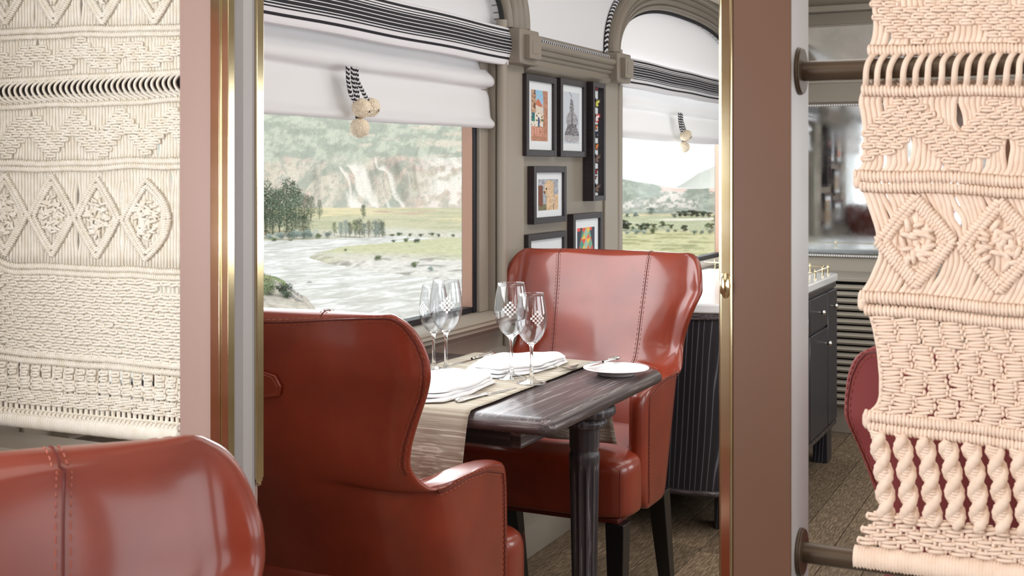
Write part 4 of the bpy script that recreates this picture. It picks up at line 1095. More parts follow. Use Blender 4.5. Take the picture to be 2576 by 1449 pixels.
# ================================================================ KNOTTED (MACRAME) SCREENS
def smooth_path(P, n=4):
    Q = []; m = len(P)
    for i in range(m - 1):
        p0, p1, p2, p3 = P[max(i - 1, 0)], P[i], P[i + 1], P[min(i + 2, m - 1)]
        for k in range(n):
            t = k / n
            Q.append(tuple(.5 * (2 * b + (c - a) * t + (2 * a - 5 * b + 4 * c - d) * t * t + (3 * b - a - 3 * c + d) * t ** 3) for a, b, c, d in zip(p0, p1, p2, p3)))
    Q.append(P[-1]); return Q
class Panel:
    def __init__(s, X, root, m, lo, seed):
        s.X = X; s.root = root; s.m = m; s.lo = lo; s.r = random.Random(seed); s.nk = 0; s.tmpl = None; s.extra = MB(); s.k = None
    def sc(s, x, y): return abs(s.X / pd(x, y).x) / FPX          # metres per pixel at that place
    def P(s, x, y, w=0):
        p = onX(x, y, s.X); return Vector((s.X - w * s.unit, p.y, p.z))
    def bar(s, mb, x0, y0, x1, y1, r, w0=0, bulge=2, n=5, k=6, bow=(0, 0)):
        pts = []; rr = []
        for i in range(n):
            t = i / (n - 1); q = math.sin(PI * t)
            pts.append(s.P(x0 + (x1 - x0) * t + bow[0] * q, y0 + (y1 - y0) * t + bow[1] * q, w0 + bulge * q)); rr.append(r * s.unit * (.72 + .28 * min(1, q * 1.6)))
        mb.tube(pts, rr, k, up=(1, 0, 0))
    def ridge(s, poly, th, step, w=8, name='knot_ridge', tilt=.22):
        """a double half hitch row: padded core cord wrapped by close hitches"""
        P = [Vector(p) for p in poly]; L = [0]
        for a, b_ in zip(P[:-1], P[1:]): L.append(L[-1] + (b_ - a).length)
        mb = MB(); mb.tube([s.P(p.x, p.y, w) for p in P], th * .36 * s.unit, 8, up=(1, 0, 0))
        t = step * .5; i = 0
        while t < L[-1]:
            while i < len(P) - 2 and L[i + 1] < t: i += 1
            f = (t - L[i]) / (L[i + 1] - L[i] + 1e-9); c = P[i].lerp(P[i + 1], f); T = (P[i + 1] - P[i]).normalized(); N = Vector((-T.y, T.x))
            j = s.r.uniform(-.06, .06); h = th * (.5 + s.r.uniform(-.03, .04)); d = T * (th * (tilt + j))
            a = c - N * h - d; b_ = c + N * h + d
            s.bar(mb, a.x, a.y, b_.x, b_.y, step * .56, w - th * .10, th * .40, n=6, k=6)
            t += step * s.r.uniform(.94, 1.06)
        return mb.build(name, s.m, s.root, sharp=180)
    def cords(s, items, r, name, single=False):
        """items: list of polylines [(x,y,w)...]"""
        if single:
            for it in items:
                it = smooth_path(it); mb = MB(); mb.tube([s.P(*q) for q in it], r * s.unit, 7, up=(1, 0, 0)); mb.build(name, s.m, s.root, sharp=180)
            return
        mb = MB()
        for it in items: mb.tube([s.P(*q) for q in it], r * s.unit * s.r.uniform(.92, 1.05), 6, up=(1, 0, 0))
        mb.build(name, s.m, s.root, sharp=180, kind='stuff')
    def knot(s, x, y, w_, h_, dep=6, rot=0):
        """square knot: two crossing bars held by loops at the sides"""
        if s.tmpl is None: s.tmpl = {}
        x += s.r.uniform(-.05, .05) * w_; y += s.r.uniform(-.07, .07) * h_; dep += s.r.uniform(-.08, .1) * h_
        key = (round(w_), round(h_))
        v = s.r.randrange(3); key = key + (v,)
        def shape(mb, cx, cy, W_, H_, base):
            r = H_ * .235; j = (v - 1) * H_ * .05
            s_ = s
            for sg, dy in ((1, -.24), (-1, .24)):
                s_.bar(mb, cx - W_ * .47, cy + dy * H_ - j * sg, cx + W_ * .47, cy + dy * H_ + j * sg, r, base, H_ * .34, n=6)
            for sg in (-1, 1):
                s_.bar(mb, cx + sg * W_ * .42, cy - H_ * .42, cx + sg * W_ * .42, cy + H_ * .42, r * .9, base - H_ * .05, H_ * .22, n=4, bow=(sg * W_ * .06, 0))
            s_.bar(mb, cx, cy - H_ * .55, cx, cy + H_ * .55, H_ * .42, base - H_ * .25, 0, n=3)
        if s.nk < 300:
            if key not in s.tmpl:
                mb = MB(); rx, ry = s.lo; shape(mb, rx, ry, w_, h_, 0)
                org = s.P(rx, ry, 0); mb.v = [V - np.array(tuple(org)) for V in mb.v]
                o = mb.build('square_knot', s.m, s.root, sharp=180); s.tmpl[key] = o; o.location = s.P(x, y, dep)
            else:
                o = share('square_knot', s.tmpl[key], s.root, s.P(x, y, dep), (rot + s.r.uniform(-.14, .14), 0, s.r.uniform(-.1, .1)))
            s.nk += 1
        else: shape(s.extra, x, y, w_, h_, dep)
    def finish(s):
        if s.extra.n: s.extra.build('small_knots', s.m, s.root, sharp=180, kind='stuff')
def dens(poly, n=6):
    Q = []
    for a, b_ in zip(poly[:-1], poly[1:]):
        for k in range(n): Q.append((a[0] + (b_[0] - a[0]) * k / n, a[1] + (b_[1] - a[1]) * k / n))
    Q.append(poly[-1]); return Q

# ---------------- left screen (white)
XS = 1.405
rt = thing('macrame_screen', 'white knotted cotton macrame screen hanging behind the nearest chair', 'macrame', (0, 0, 0))
L = Panel(XS, rt, cord_w, (220, 600), 4); L.unit = 1.86 / FPX
XA, XB = -30, 470
def wavy(y0, y1, amp, ph, seed, x0=XA, x1=XB, n=26, kink=None):
    Q = []
    for i in range(n + 1):
        f = i / n; x = x0 + (x1 - x0) * f
        Q.append((x, y0 + (y1 - y0) * (x / 453) + amp * (math.sin(f * 9 + ph) * .6 + math.sin(f * 21 + ph * 2) * .4)))
    return Q
R1a = wavy(80, 68, 2.5, .3, 1); R1b = [(x, y + 15.5) for x, y in R1a]
R2a = wavy(205, 181, 1.2, 1, 1); R3 = wavy(271, 252, 2.5, 2, 1)
R4a = wavy(412, 404, 3, 4.2, 1); R4b = [(x, y + 15 + .8 * math.sin(x / 30)) for x, y in R4a]
def y5(x): return np.interp(x, [-40, 0, 30, 60, 120, 200, 280, 340, 400, 460], [640, 652, 668, 669, 668, 673, 677, 676, 682, 683])
R5a = [(x, float(y5(x))) for x in np.linspace(XA, XB, 30)]; R5b = [(x, y + 15.5) for x, y in R5a]
R6a = wavy(881, 921, 2, 5, 1); R6b = [(x, y + 17) for x, y in R6a]
for R_, th in ((R1a, 15), (R1b, 12), (R2a, 12), (R3, 13), (R4a, 15), (R4b, 13), (R5a, 14), (R5b, 13), (R6a, 14), (R6b, 15)): L.ridge(R_, th, 5.6)
def yof(R_, x): return float(np.interp(x, [p[0] for p in R_], [p[1] for p in R_]))
r2 = random.Random(5)
# straight cords behind each band
def band(top, bot, off_t, off_b, tips, step=7.8, narrow=.30):
    it = []
    x = XA + 4
    while x < XB - 2:
        yt = yof(top, x) + off_t; yb_ = yof(bot, x) + off_b; pts = []
        for k in range(9):
            f = k / 8; y = yt + (yb_ - yt) * f; dx = 0
            for (tx, ty, s_) in tips:            # cords bundle away from a slit
                d = x - tx
                if abs(d) < 26: dx += s_ * math.copysign(1, d if d else 1) * math.exp(-((y - ty) / 22) ** 2) * (1 - abs(d) / 26)
            pts.append((x + dx + r2.uniform(-.5, .5), y, 0 + r2.uniform(-1, 1)))
        it.append(pts); x += step
    L.cords(it, 4.4, 'cords')
band(R1b, R2a, 4, -4, [(92, 118, 5), (212, 120, 5), (330, 118, 6), (36, 170, 4), (152, 163, 3), (268, 160, 5)])
band(R3, R4a, 4, -4, [(78, 305, 5), (193, 305, 5), (310, 303, 6), (18, 352, 6), (36, 370, 5), (137, 352, 6), (250, 350, 6), (266, 375, 4), (378, 340, 7), (396, 365, 5)])
band(R4b, R5a, 4, -5, [(195, 500, 6), (308, 495, 6), (198, 600, 5), (308, 600, 4), (108, 615, 3), (130, 500, 2), (430, 460, 4)])
band([(XA, -158), (XB, -166)], R1a, 0, -4, [(205, 20, 5), (84, 30, 4), (330, 30, 3)])
L.ridge([(x, -158 - 8 * x / 453) for x in np.linspace(XA, XB, 12)], 15, 5.6); L.ridge([(x, -174 - 8 * x / 453) for x in np.linspace(XA, XB, 12)], 13, 5.6)
band(R5b, R6a, 4, -5, [], step=11); band(R6b, [(XA, 1030), (0, 1034), (453, 1084), (XB, 1086)], 5, 4, [], step=13.5)
# zones of dense square knots first (largest), then the zigzag bands
y = 0; row = 0
while row < 13:
    off = 11 if row % 2 else 0; x = XA + 12 + off
    while x < XB:
        yt = yof(R5b, x) + 15 + row * 14.1; yb_ = yof(R6a, x) - 10
        yy = yof(R5b, x) + 15 + (yb_ - yof(R5b, x) - 15) * row / 12
        if not (x > 405 and row in (1, 4, 6) and off): L.knot(x, yy, 23, 15.5, 5)
        x += 22
    row += 1
# bobble columns under it
x = XA + 10
while x < XB:
    y0 = yof(R6b, x) + 18
    L.knot(x, y0, 20, 17, 5); L.knot(x, y0 + 15, 17, 14, 5)
    L.knot(x + 3, y0 + 31, 25, 17, 7); L.knot(x + 3, y0 + 45, 25, 16, 6)
    for k in range(3): L.knot(x + (k % 2) * 14, y0 + 62 + k * 12, 26, 14, 6)
    x += 28.5
def zig(top, bot, amp, period, ph, thick):
    """zigzag band of knots between two ridges"""
    for row in range(-8, 9):
        x = XA + 8 + (row % 2) * 11
        while x < XB:
            yt = yof(top, x) + 10; yb_ = yof(bot, x) - 9; mid = (yt + yb_) / 2
            tri_ = abs(((x - ph) / period) % 1 - .5) * 2          # 0 at valley, 1 at peak
            cy0 = mid + (tri_ - .5) * amp; yy = mid + row * 13.2
            if abs(yy - cy0) < thick and yt + 2 < yy < yb_ - 2: L.knot(x, yy, 22.5, 15, 5)
            x += 22
zig(R1b, R2a, 34, 118, 33, 25); zig(R3, R4a, 62, 118, 18, 33)
# diamonds
def diamond(cx, cy, hw, hh, P_, th, step, open_l=False, curve_r=0):
    T, Rr, B, Lf = (cx, cy - hh), (cx + hw, cy), (cx, cy + hh), (cx - hw, cy)
    def crv(a, b_, c): return [(a[0] + (b_[0] - a[0]) * f + c * math.sin(PI * f) * (1 if a[0] + b_[0] > 2 * cx else -1), a[1] + (b_[1] - a[1]) * f) for f in np.linspace(0, 1, 12)]
    for (a, b_) in ((T, Rr), (Rr, B), (B, Lf), (Lf, T)):
        c = curve_r if (a[0] + b_[0]) > 2 * cx else 2
        P_.ridge(crv(a, b_, c), th, step, w=9, tilt=.1)
        a2 = (cx + (a[0] - cx) * .80, cy + (a[1] - cy) * .84); b2 = (cx + (b_[0] - cx) * .80, cy + (b_[1] - cy) * .84)
        P_.ridge(crv(a2, b2, c), th, step, w=7, tilt=.1)
    # leafy cluster of loose knots inside
    mb = MB(); n = int(hw * hh / (th * th) * 1.15)
    for q in range(n):
        a = P_.r.uniform(0, 2 * PI); rr = math.sqrt(P_.r.random()) * .62
        x = cx + hw * rr * math.cos(a) * .78; y = cy + hh * rr * math.sin(a) * .78; g = P_.r.uniform(-.6, .6) + (PI / 2 if q % 3 == 0 else 0); l = th * P_.r.uniform(.7, 1.1)
        P_.bar(mb, x - l * math.cos(g), y - l * math.sin(g), x + l * math.cos(g), y + l * math.sin(g), th * .32, 4 + P_.r.uniform(0, 2), th * .5, n=5, k=6)
    # backing cords of the diamond
    for q in range(int(hw * 2 / (th * .85))):
        x = cx - hw + (q + .5) * th * .85; hgt = hh * (1 - abs(x - cx) / hw); P_.bar(mb, x, cy - hgt, x, cy + hgt, th * .42, 2, 0, n=3)
    mb.build('knot_cluster', P_.m, P_.root, sharp=180, kind='stuff')
for cx, b_, c in ((18, 540, 2), (136, 542, 2), (249, 547, 2), (372, 552, 14)): diamond(cx, b_, 57 if c < 5 else 60, 101, L, 11, 5.6, curve_r=c)
for cx in (20, 142, 264, 394): diamond(cx, -44, 60, 104, L, 11, 5.6, curve_r=3)
# loops over the rod and crossing tails
rodw = .0108 / L.unit
it = []
x = XA
while x < XB - 6:
    yt = yof(R2a, x) + 4; yb_ = yof(R3, x) - 4; m_ = (yt + yb_) / 2 - 4
    it.append([(x + 13, yt, 5), (x + 5, yt + 5, rodw * .8), (x, m_ - 8, rodw + 5), (x + 1, m_ + 6, rodw + 5), (x + 7, m_ + 20, rodw * .8), (x + 17, yb_ - 9, 6), (x + 24, yb_, 4)])
    x += 14.3
L.cords(it, 3.9, 'rod_loop', single=True)
it = []; x = XA + 8
while x < XB - 6:
    yb_ = yof(R3, x) - 3; it.append([(x + 16, yb_ - 26, -4), (x + 8, yb_ - 12, 0), (x - 2, yb_, 2)]); x += 14.3
L.cords(it, 3.4, 'crossing_cord', single=True)
L.finish()
def rod(name, label, P_, x0, x1, yf, r_m, m, fl=None):
    a = onX(x0, yf(x0), P_.X); b_ = onX(x1, yf(x1), P_.X)
    return a, b_
def roll(P_, x0, x1, yf, rpx, step):
    """bottom bar bound tightly with cord"""
    n = int((x1 - x0) / step * 4); pts = []; rr = []
    for i in range(n + 1):
        x = x0 + (x1 - x0) * i / n; pts.append(P_.P(x, yf(x), 0)); rr.append(P_.unit * (rpx(x) + .9 * math.sin(2 * PI * i / 4 + .4) + .25 * math.sin(x * .21)))
    mb = MB(); mb.tube(pts, rr, 20, up=(1, 0, 0)); return mb.build('bound_roll', P_.m, P_.root, sharp=180)
roll(L, XA, 462, lambda x: 1046 + (1092 - 1046) * x / 453, lambda x: 24 + 3 * x / 453, 6)
mb = MB(); 
for x in np.arange(XA, 462, 11): 
    y0 = 1028 + 46 * x / 453
    L.bar(mb, x, y0 - 6, x + 9, y0 + 8, 3.6, 16, 5, n=4); L.bar(mb, x + 6, y0 - 8, x + 1, y0 + 6, 3.2, 14, 5, n=4)
mb.build('binding_knots', cord_w, rt, sharp=180, kind='stuff')
def bar_thing(name, label, cat, a, b_, r, m, flanges=(), grp=None):
    c = (Vector(a) + Vector(b_)) / 2; t_ = thing(name, label, cat, c, 0, grp)
    m_ = MB(); m_.tube([Vector(a) - c, Vector(b_) - c], r, 24, up=(0, 0, 1)); m_.build('rod', m, t_)
    for e, d in flanges:
        m_ = MB(); e = Vector(e) - c
        m_.tube([e, e + Vector((0, d * .003, 0))], .0275, 36, up=(0, 0, 1)); m_.tube([e + Vector((0, d * .003, 0)), e + Vector((0, d * .005, 0))], .0265, 36, up=(0, 0, 1))
        m_.build('flange', m, t_, bevel=.0006)
    return t_
za = onX(453, 209.5, XS).z; zb = onX(0, 228, XS).z
bar_thing('hanging_rod', 'upper dark rod above the frame holding the top of the white knotted screen', 'rod', (XS + .012, 1.1865, onX(453, -170, XS).z), (XS + .012, W, onX(0, -164, XS).z), .0108, rod_dk)
bar_thing('hanging_rod', 'dark rod threaded through the loops of the white knotted screen', 'rod', (XS + .002, 1.1865, za + .001), (XS + .002, W, zb), .0108, rod_dk)

# ---------------- right screen (its peach tint is painted warm light)
XR = 1.405
rt2 = thing('macrame_screen', 'peach-lit knotted macrame screen with twisted cords, hanging right of the brown post', 'macrame', (0, 0, 0))
R = Panel(XR, rt2, cord_warm_lit, (2350, 700), 9); R.unit = 1.395 / FPX; L.r
XE = 2720
def xl(y): return float(np.interp(y, [-80, 0, 60, 105, 135, 160, 215, 240, 290, 350, 420, 440, 470, 520, 580, 640, 700, 745, 775, 810, 880, 950, 1010, 1040, 1070, 1110, 1200, 1290, 1320, 1360],
                                      [2190, 2194, 2200, 2196, 2182, 2186, 2180, 2160, 2168, 2174, 2168, 2150, 2166, 2186, 2206, 2212, 2190, 2162, 2176, 2190, 2204, 2210, 2208, 2176, 2186, 2194, 2190, 2192, 2178, 2168]))
def sl(t): return float(np.interp(t, [0, 130, 455, 750, 1050, 1400], [-.02, -.012, .04, .092, .13, .125]))
def yy_(t, x): return t + sl(t) * (x - 2180)
def rr(t, amp=1.5, ph=0, x0=None): 
    a = xl(t) if x0 is None else x0
    return [(x, yy_(t, x) + amp * math.sin((x - 2180) / 55 + ph)) for x in np.linspace(a, XE, 26)]
RA = rr(128, 2); RB = rr(228, 2); RC1 = rr(441, 3, 1); RC2 = rr(467, 3, 1); RD1 = rr(744, 2, 2); RD2 = rr(776, 2, 2); RE1 = rr(1042, 2, 0); RE2 = rr(1068, 2, 0)
for Q, th in ((RA, 26), (RB, 26), (RC1, 27), (RC2, 24), (RD1, 28), (RD2, 27), (RE1, 26), (RE2, 25)): R.ridge(Q, th, 9.5, w=12, tilt=.06)
# end knobs of the ridges
mb = MB()
for t in (454, 760, 1055):
    x = xl(t); R.bar(mb, x + 2, t - 20, x + 2, t + 18, 11, 8, 5, n=6); R.bar(mb, x + 12, t - 16, x - 2, t + 4, 10, 10, 5, n=6)
mb.build('edge_knob', cord_warm_lit, rt2, sharp=180, kind='stuff')
def rband(t0, t1, step, tips, fan=0, x0=None, r=8.0):
    it = []; s_ = 6
    while True:
        xs0 = xl((t0 + t1) / 2) + s_
        if xs0 > XE: break
        pts = []
        for k in range(9):
            f = k / 8; t = t0 + (t1 - t0) * f
            x = xl(t) + s_ * (1) ; dx = 0; y = yy_(t, x)
            for (tx, ty, sg) in tips:
                d = x - tx
                if abs(d) < 46: dx += sg * math.copysign(1, d if d else 1) * math.exp(-((y - ty) / 34) ** 2) * (1 - abs(d) / 46)
            pts.append((x + dx + r2.uniform(-.6, .6), y, r2.uniform(-1.5, 1.5)))
        it.append(pts); s_ += step
    R.cords(it, r, 'cord', single=True)
R.ridge(rr(-128, 2), 26, 9.5, w=12, tilt=.06); rband(-128, 128, 14.6, [(2315, 75, 9), (2294, 95, 6), (2425, 10, 6), (2540, 80, 8), (2240, 105, 6)])
rband(228, 441, 14.6, [(2412, 300, 12), (2288, 370, 9), (2222, 400, 5), (2530, 375, 9), (2480, 400, 7), (2375, 410, 4), (2222, 265, 4)])
rband(467, 744, 14.6, [(2408, 545, 10), (2480, 520, 5), (2345, 530, 4), (2365, 690, 6), (2455, 700, 5), (2275, 710, 4), (2240, 520, 5), (2500, 710, 4)])
# column blocks of square knots with slots
for g in range(4):
    t0 = 797 + g * 62.5; off = (g % 2) * 28.5
    if off:
        for k in range(4): R.knot(xl(t0 + k * 15.6) + 24, yy_(t0 + k * 15.6, xl(t0) + 24), 32, 18.5, 8)
    s_ = 26 - off
    while 2190 + s_ < XE:
        for k in range(4):
            t = t0 + k * 15.6; x = xl(t) + s_ + 10
            if x > xl(t) + 14: R.knot(x, yy_(t, x), 50 if 2190 + s_ > 2280 else 56, 18.5, 8)
        s_ += 57
R.cords([[(xl(t) + s_, yy_(t, xl(t) + s_), -1) for t in np.linspace(776, 1042, 12)] for s_ in (8, 17, 27, 37)], 6.5, 'cord', single=True)
# net of knots above the roll
for k in range(5):
    s_ = 14 + (k % 2) * 29
    while 2180 + s_ < XE:
        t = 1298 + k * 15 + (0 if k else -4); x = xl(t) + s_
        R.knot(x, yy_(t, x), 46 if k < 4 else 50, 21, 8); s_ += 58
def rzig(t0, t1, amp, period, ph, thick, wid, hei):
    for k in range(-8, 9):
        s_ = 14 + (k % 2) * wid * .5
        while 2180 + s_ < XE:
            mid = (t0 + t1) / 2; x_ = xl(mid) + s_; tr_ = abs(((x_ - ph) / period) % 1 - .5) * 2; cy0 = mid + (tr_ - .5) * amp
            t = mid + k * hei * .93
            if abs(t - cy0) < thick and t0 + 12 < t < t1 - 12: R.knot(xl(t) + s_, yy_(t, x_), wid * .98, hei, 7)
            s_ += wid
rzig(228, 441, 95, 240, 2412, 52, 34, 17); rzig(-40, 128, 60, 240, 2310, 46, 34, 17)
for cx, cy, hw, hh, c in ((2304, 606, 95, 112, 3), (2515, 618, 100, 114, 2), (2720, 640, 98, 114, 2)): diamond(cx, cy, hw, hh, R, 21, 9.5, curve_r=c)
# loops over the rod
rw = .0115 / R.unit; it = []; x = 2186
while x < XE:
    g = r2.uniform(-3, 3)
    it.append([(x + 20, yy_(137, x), 10), (x + 11 + g, yy_(146, x), rw), (x + 3 + g, yy_(162, x), rw + 9), (x - 1, yy_(182, x), rw + 10), (x - 3, yy_(200, x), rw + 4), (x - 6, yy_(214, x), 12), (x - 8, yy_(224, x), 8)])
    x += 32 + r2.uniform(-4, 5)
R.cords(it, 7.4, 'rod_loop', single=True)
it = []; x = 2196
while x < XE: it.append([(x - 4, yy_(202, x), -10), (x + 5, yy_(214, x), -2), (x + 12, yy_(226, x), 4)]); x += 15
R.cords(it, 6, 'crossing_cord', single=True)
# twisted columns
x = 2208; c = 0
while x < XE:
    n = 46; y0 = yy_(1076, x); y1 = yy_(1300, x); mb = MB(); ph = .5 * c
    for st in (0, PI):
        pts = []; q = []
        for i in range(n + 1):
            f = i / n; a = 2 * PI * 2.05 * f + st + ph
            pts.append(R.P(x + 22 * f * 1.0 + 11.5 * math.cos(a) + (6 * math.sin(f * 3)), y0 + (y1 - y0) * f, 12 + 12 * math.sin(a))); q.append(R.unit * (13.2 + 1.0 * math.sin(i * 2.4)) * min(1, .45 + f * 8, .45 + (1 - f) * 8))
        mb.tube(pts, q, 10, up=(1, 0, 0))
    for i in range(28):                     # hitches lying across the twist
        f = (i + .5) / 28; a = 2 * PI * 2.05 * f + ph; cx = x + 22 * f + 6 * math.sin(f * 3); yv = y0 + (y1 - y0) * f
        R.bar(mb, cx - 14 * abs(math.cos(a)) - 6, yv - 4, cx + 14 * abs(math.cos(a)) + 6, yv + 5, 4.6, 15, 13, n=6)
    mb.build('twisted_cord', cord_warm_lit, rt2, sharp=180); x += 58.5; c += 1
R.finish()
roll(R, 2150, XE, lambda x: yy_(1402, x) + 2, lambda x: 29 + 3 * (x - 2150) / 430, 8.4)
ra = onX(2010, 180, XR).z; rb_ = onX(2010, 1388, XR).z
bar_thing('hanging_rod', 'bronze rod fixed to the right post, carrying the top of the peach knotted screen', 'rod', (XR - .003, .304, ra), (XR - .003, -1.2, ra - .001), .0116, bronze, [((XR - .003, .3055, ra), -1)])
bar_thing('hanging_rod', 'upper bronze rod holding the very top edge of the peach-lit knotted screen', 'rod', (XR + .008, .304, onX(2200, -128, XR).z), (XR + .008, -1.2, onX(2200, -128, XR).z), .0116, bronze)
bar_thing('hanging_rod', 'bronze rod fixed low on the right post, carrying the foot of the peach knotted screen', 'rod', (XR, .304, rb_), (XR, -1.2, rb_), .0116, bronze, [((XR, .3055, rb_), -1)])

# ================================================================ OUTSIDE: river valley
ZW = -8.75
def fbm(x, y, oct_=4, s_=0):
    t = 0; a = .5
    for o_ in range(oct_):
        X_ = x * 2 ** o_ + 17.3 * o_ + s_; Y_ = y * 2 ** o_ + 9.1 * o_
        ix = np.floor(X_); iy = np.floor(Y_); fx = X_ - ix; fy = Y_ - iy; fx = fx * fx * (3 - 2 * fx); fy = fy * fy * (3 - 2 * fy)
        h = lambda a_, b_: np.modf(np.abs(np.sin(a_ * 127.1 + b_ * 311.7) * 43758.5453))[0]
        t = t + a * ((h(ix, iy) * (1 - fx) + h(ix + 1, iy) * fx) * (1 - fy) + (h(ix, iy + 1) * (1 - fx) + h(ix + 1, iy + 1) * fx) * fy); a *= .5
    return t / .94
xs = np.concatenate([np.arange(-1500, 560, 50), np.arange(560, 1240, 3.0), np.arange(1240, 1500, 12), np.arange(1500, 1860, 3.0), np.arange(1860, 2700, 40)])
ds = np.concatenate([[9, 20, 35, 50, 65], 10 * FPX / np.arange(410, 118, -2.6), np.linspace(258, 330, 26)[1:], np.linspace(333, 640, 110), np.linspace(650, 1500, 50)])
A_ = (xs - 1288) / FPX; dx_ = cy_ + A_ * sy_; dy_ = sy_ - A_ * cy_
Xg = dx_[:, None] * ds[None, :]; Yg = dy_[:, None] * ds[None, :]; PXg = np.repeat(xs[:, None], len(ds), 1); Dg = np.repeat(ds[None, :], len(xs), 0)
PYg = HZ + 10 * FPX / Dg                                      # where flat ground at water level would appear
n1 = fbm(Xg / 9, Yg / 9, 5); n2 = fbm(Xg / 45, Yg / 45, 4, 3); n3 = fbm(PXg / 40, Dg / 30, 4, 7); n4 = fbm(PXg / 9, Dg / 60, 3, 2); gx_ = fbm(PXg / 60, Dg / 90, 3, 12) * 60; nf = fbm(Xg / 2.5, Yg / 2.5, 3, 4)
w2 = sm(1330, 1480, PXg)                                      # sector seen by the second window
# land mask near the river (positive = land)
far_bank = np.interp(PXg, [500, 655, 760, 900, 1000, 1100, 1300, 1500], [600, 606, 603, 598, 592, 600, 600, 640]) - PYg + (n1 - .5) * 5
def poly_sd(px, py, poly):
    d = np.full(px.shape, 1e9); ins = np.zeros(px.shape, bool); m = len(poly)
    for i in range(m):
        x0, y0 = poly[i]; x1, y1 = poly[(i + 1) % m]; ex, ey = x1 - x0, y1 - y0
        t = np.clip(((px - x0) * ex + (py - y0) * ey) / (ex * ex + ey * ey + 1e-9), 0, 1); d = np.minimum(d, np.hypot(px - x0 - t * ex, py - y0 - t * ey))
        c = (y0 > py) != (y1 > py)
        with np.errstate(divide='ignore', invalid='ignore'): ins ^= c & (px < (x1 - x0) * (py - y0) / (y1 - y0 + 1e-12) + x0)
    return np.where(ins, d, -d)
barp = [(778, 648), (800, 636), (860, 622), (930, 614), (1000, 607), (1080, 600), (1200, 600), (1400, 600), (1400, 760), (1200, 712), (1120, 702), (1010, 690), (900, 676), (820, 664)]
bar_ = poly_sd(PXg, PYg, barp) + (n1 - .5) * 7
near = poly_sd(PXg, PYg, [(400, 660), (655, 690), (690, 697), (720, 712), (735, 735), (770, 752), (800, 785), (800, 830), (400, 900)]) + (n1 - .5) * 14
land = np.maximum(np.maximum(far_bank * 1.0, bar_), np.maximum(near, (w2 - .5) * 200))
Z = ZW - 1.2 + 1.2 * sm(-6, 0, land) + .35 * sm(0, 10, land) + (nf - .5) * .35 * sm(0, 8, land)
Z += 1.5 * sm(0, 60, near) * (n1 + .2)
Z = Z + w2 * (n2 - .5) * .8
# hill behind the meadow, window one: foot, bare cliffs with gullies, long green slope
gul = np.abs(fbm(PXg / 48 + (Dg - 300) / 85 + gx_ / 30, Dg / 400, 3, 5) - .5) * 2
h1 = 12.8 * sm(318, 405, Dg) ** .9 + (gul - .4) * 5 * sm(318, 350, Dg) * sm(430, 380, Dg) + np.clip(Dg - 400, 0, None) * .178 + np.clip(Dg - 640, 0, None) * .05
h1 += (n3 - .5) * 5 * sm(330, 420, Dg) + (n1 - .5) * 1.2 * sm(315, 330, Dg) + 2.4 * sm(.46, .6, n2) * sm(420, 450, Dg)
# second window: low spur, falling away behind, far mountain on the right
ridge_z = np.interp(PXg, [1500, 1555, 1620, 1700, 1760, 1900], [-1.0, -1.9, -3.8, -6.0, -6.0, -5.5]) - ZW
h2 = ridge_z * sm(262, 470, Dg) + (n3 - .5) * 2.0 * sm(270, 330, Dg) * sm(500, 440, Dg) - 20 * sm(480, 640, Dg)
mt = np.interp(PXg, [1660, 1700, 1760, 1815, 1880, 2100], [-16, -12.5, -.5, 6.5, 16, 40]) - ZW
h2 = np.maximum(h2, np.where(Dg > 560, mt * sm(600, 900, Dg) - 3 * (1 - sm(600, 900, Dg)) - 6 * sm(900, 1100, Dg) - 5 * (PXg < 1650), -99) + (n3 - .5) * 1.5)
Z = Z + h1 * (1 - w2) + h2 * w2
Z = np.where(Dg < 60, np.minimum(Z, ZW + 1.5), Z)
PYt = HZ + (CH - Z) / Dg * FPX
m1 = fbm(PXg / 70, PYt / 32, 4, 21); m2 = fbm(PXg / 26, PYt / 15, 4, 22); m3 = fbm(PXg / 9, PYt / 7, 3, 23)
def C(r, g, b): return np.array([lin((r, g, b))])[0]
col = np.zeros((*PXg.shape, 3))
def blend(c, m):
    global col
    m = np.clip(m, 0, 1)[..., None]; col = col * (1 - m) + np.array(c) * m
PYt = HZ + (CH - Z) / Dg * FPX
grass = C(180, 176, 142); blend(grass, np.ones(PXg.shape)); blend(C(200, 186, 140), sm(.42, .62, n2)); blend(C(156, 162, 122), sm(.55, .68, n1) * .6)
blend(C(176, 140, 120), sm(700, 760, PXg) * sm(.38, .5, fbm(PXg / 130, Dg / 22, 2, 1)) * sm(262, 276, Dg) * sm(300, 285, Dg) * sm(900, 960, PXg))
blend(C(196, 192, 184), sm(0, 3, land) * sm(20, 6, far_bank) * (far_bank < 30) * .7)
blend(C(200, 197, 190), (bar_ > 0) * sm(655, 668, PYg + (n1 - .5) * 14)); blend(C(150, 148, 140), (bar_ > 0) * sm(.52, .62, nf) * sm(640, 660, PYg)); blend(C(178, 180, 130), (bar_ > 0) * sm(663, 640, PYg + (n1 - .5) * 30) * .8)
blend(C(178, 170, 156), (near > 0) * 1.0); blend(C(150, 165, 90), (near > 4) * sm(762, 735, PYg + (n1 - .5) * 30)); blend(C(110, 125, 80), (near > 4) * sm(750, 730, PYg) * sm(.5, .6, nf))
hill = sm(312, 322, Dg)
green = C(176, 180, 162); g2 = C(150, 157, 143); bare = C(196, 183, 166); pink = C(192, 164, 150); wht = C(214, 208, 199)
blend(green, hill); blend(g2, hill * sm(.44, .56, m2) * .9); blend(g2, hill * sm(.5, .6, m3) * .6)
cliff = hill * sm(398, 410, PYt + (m1 - .5) * 44)
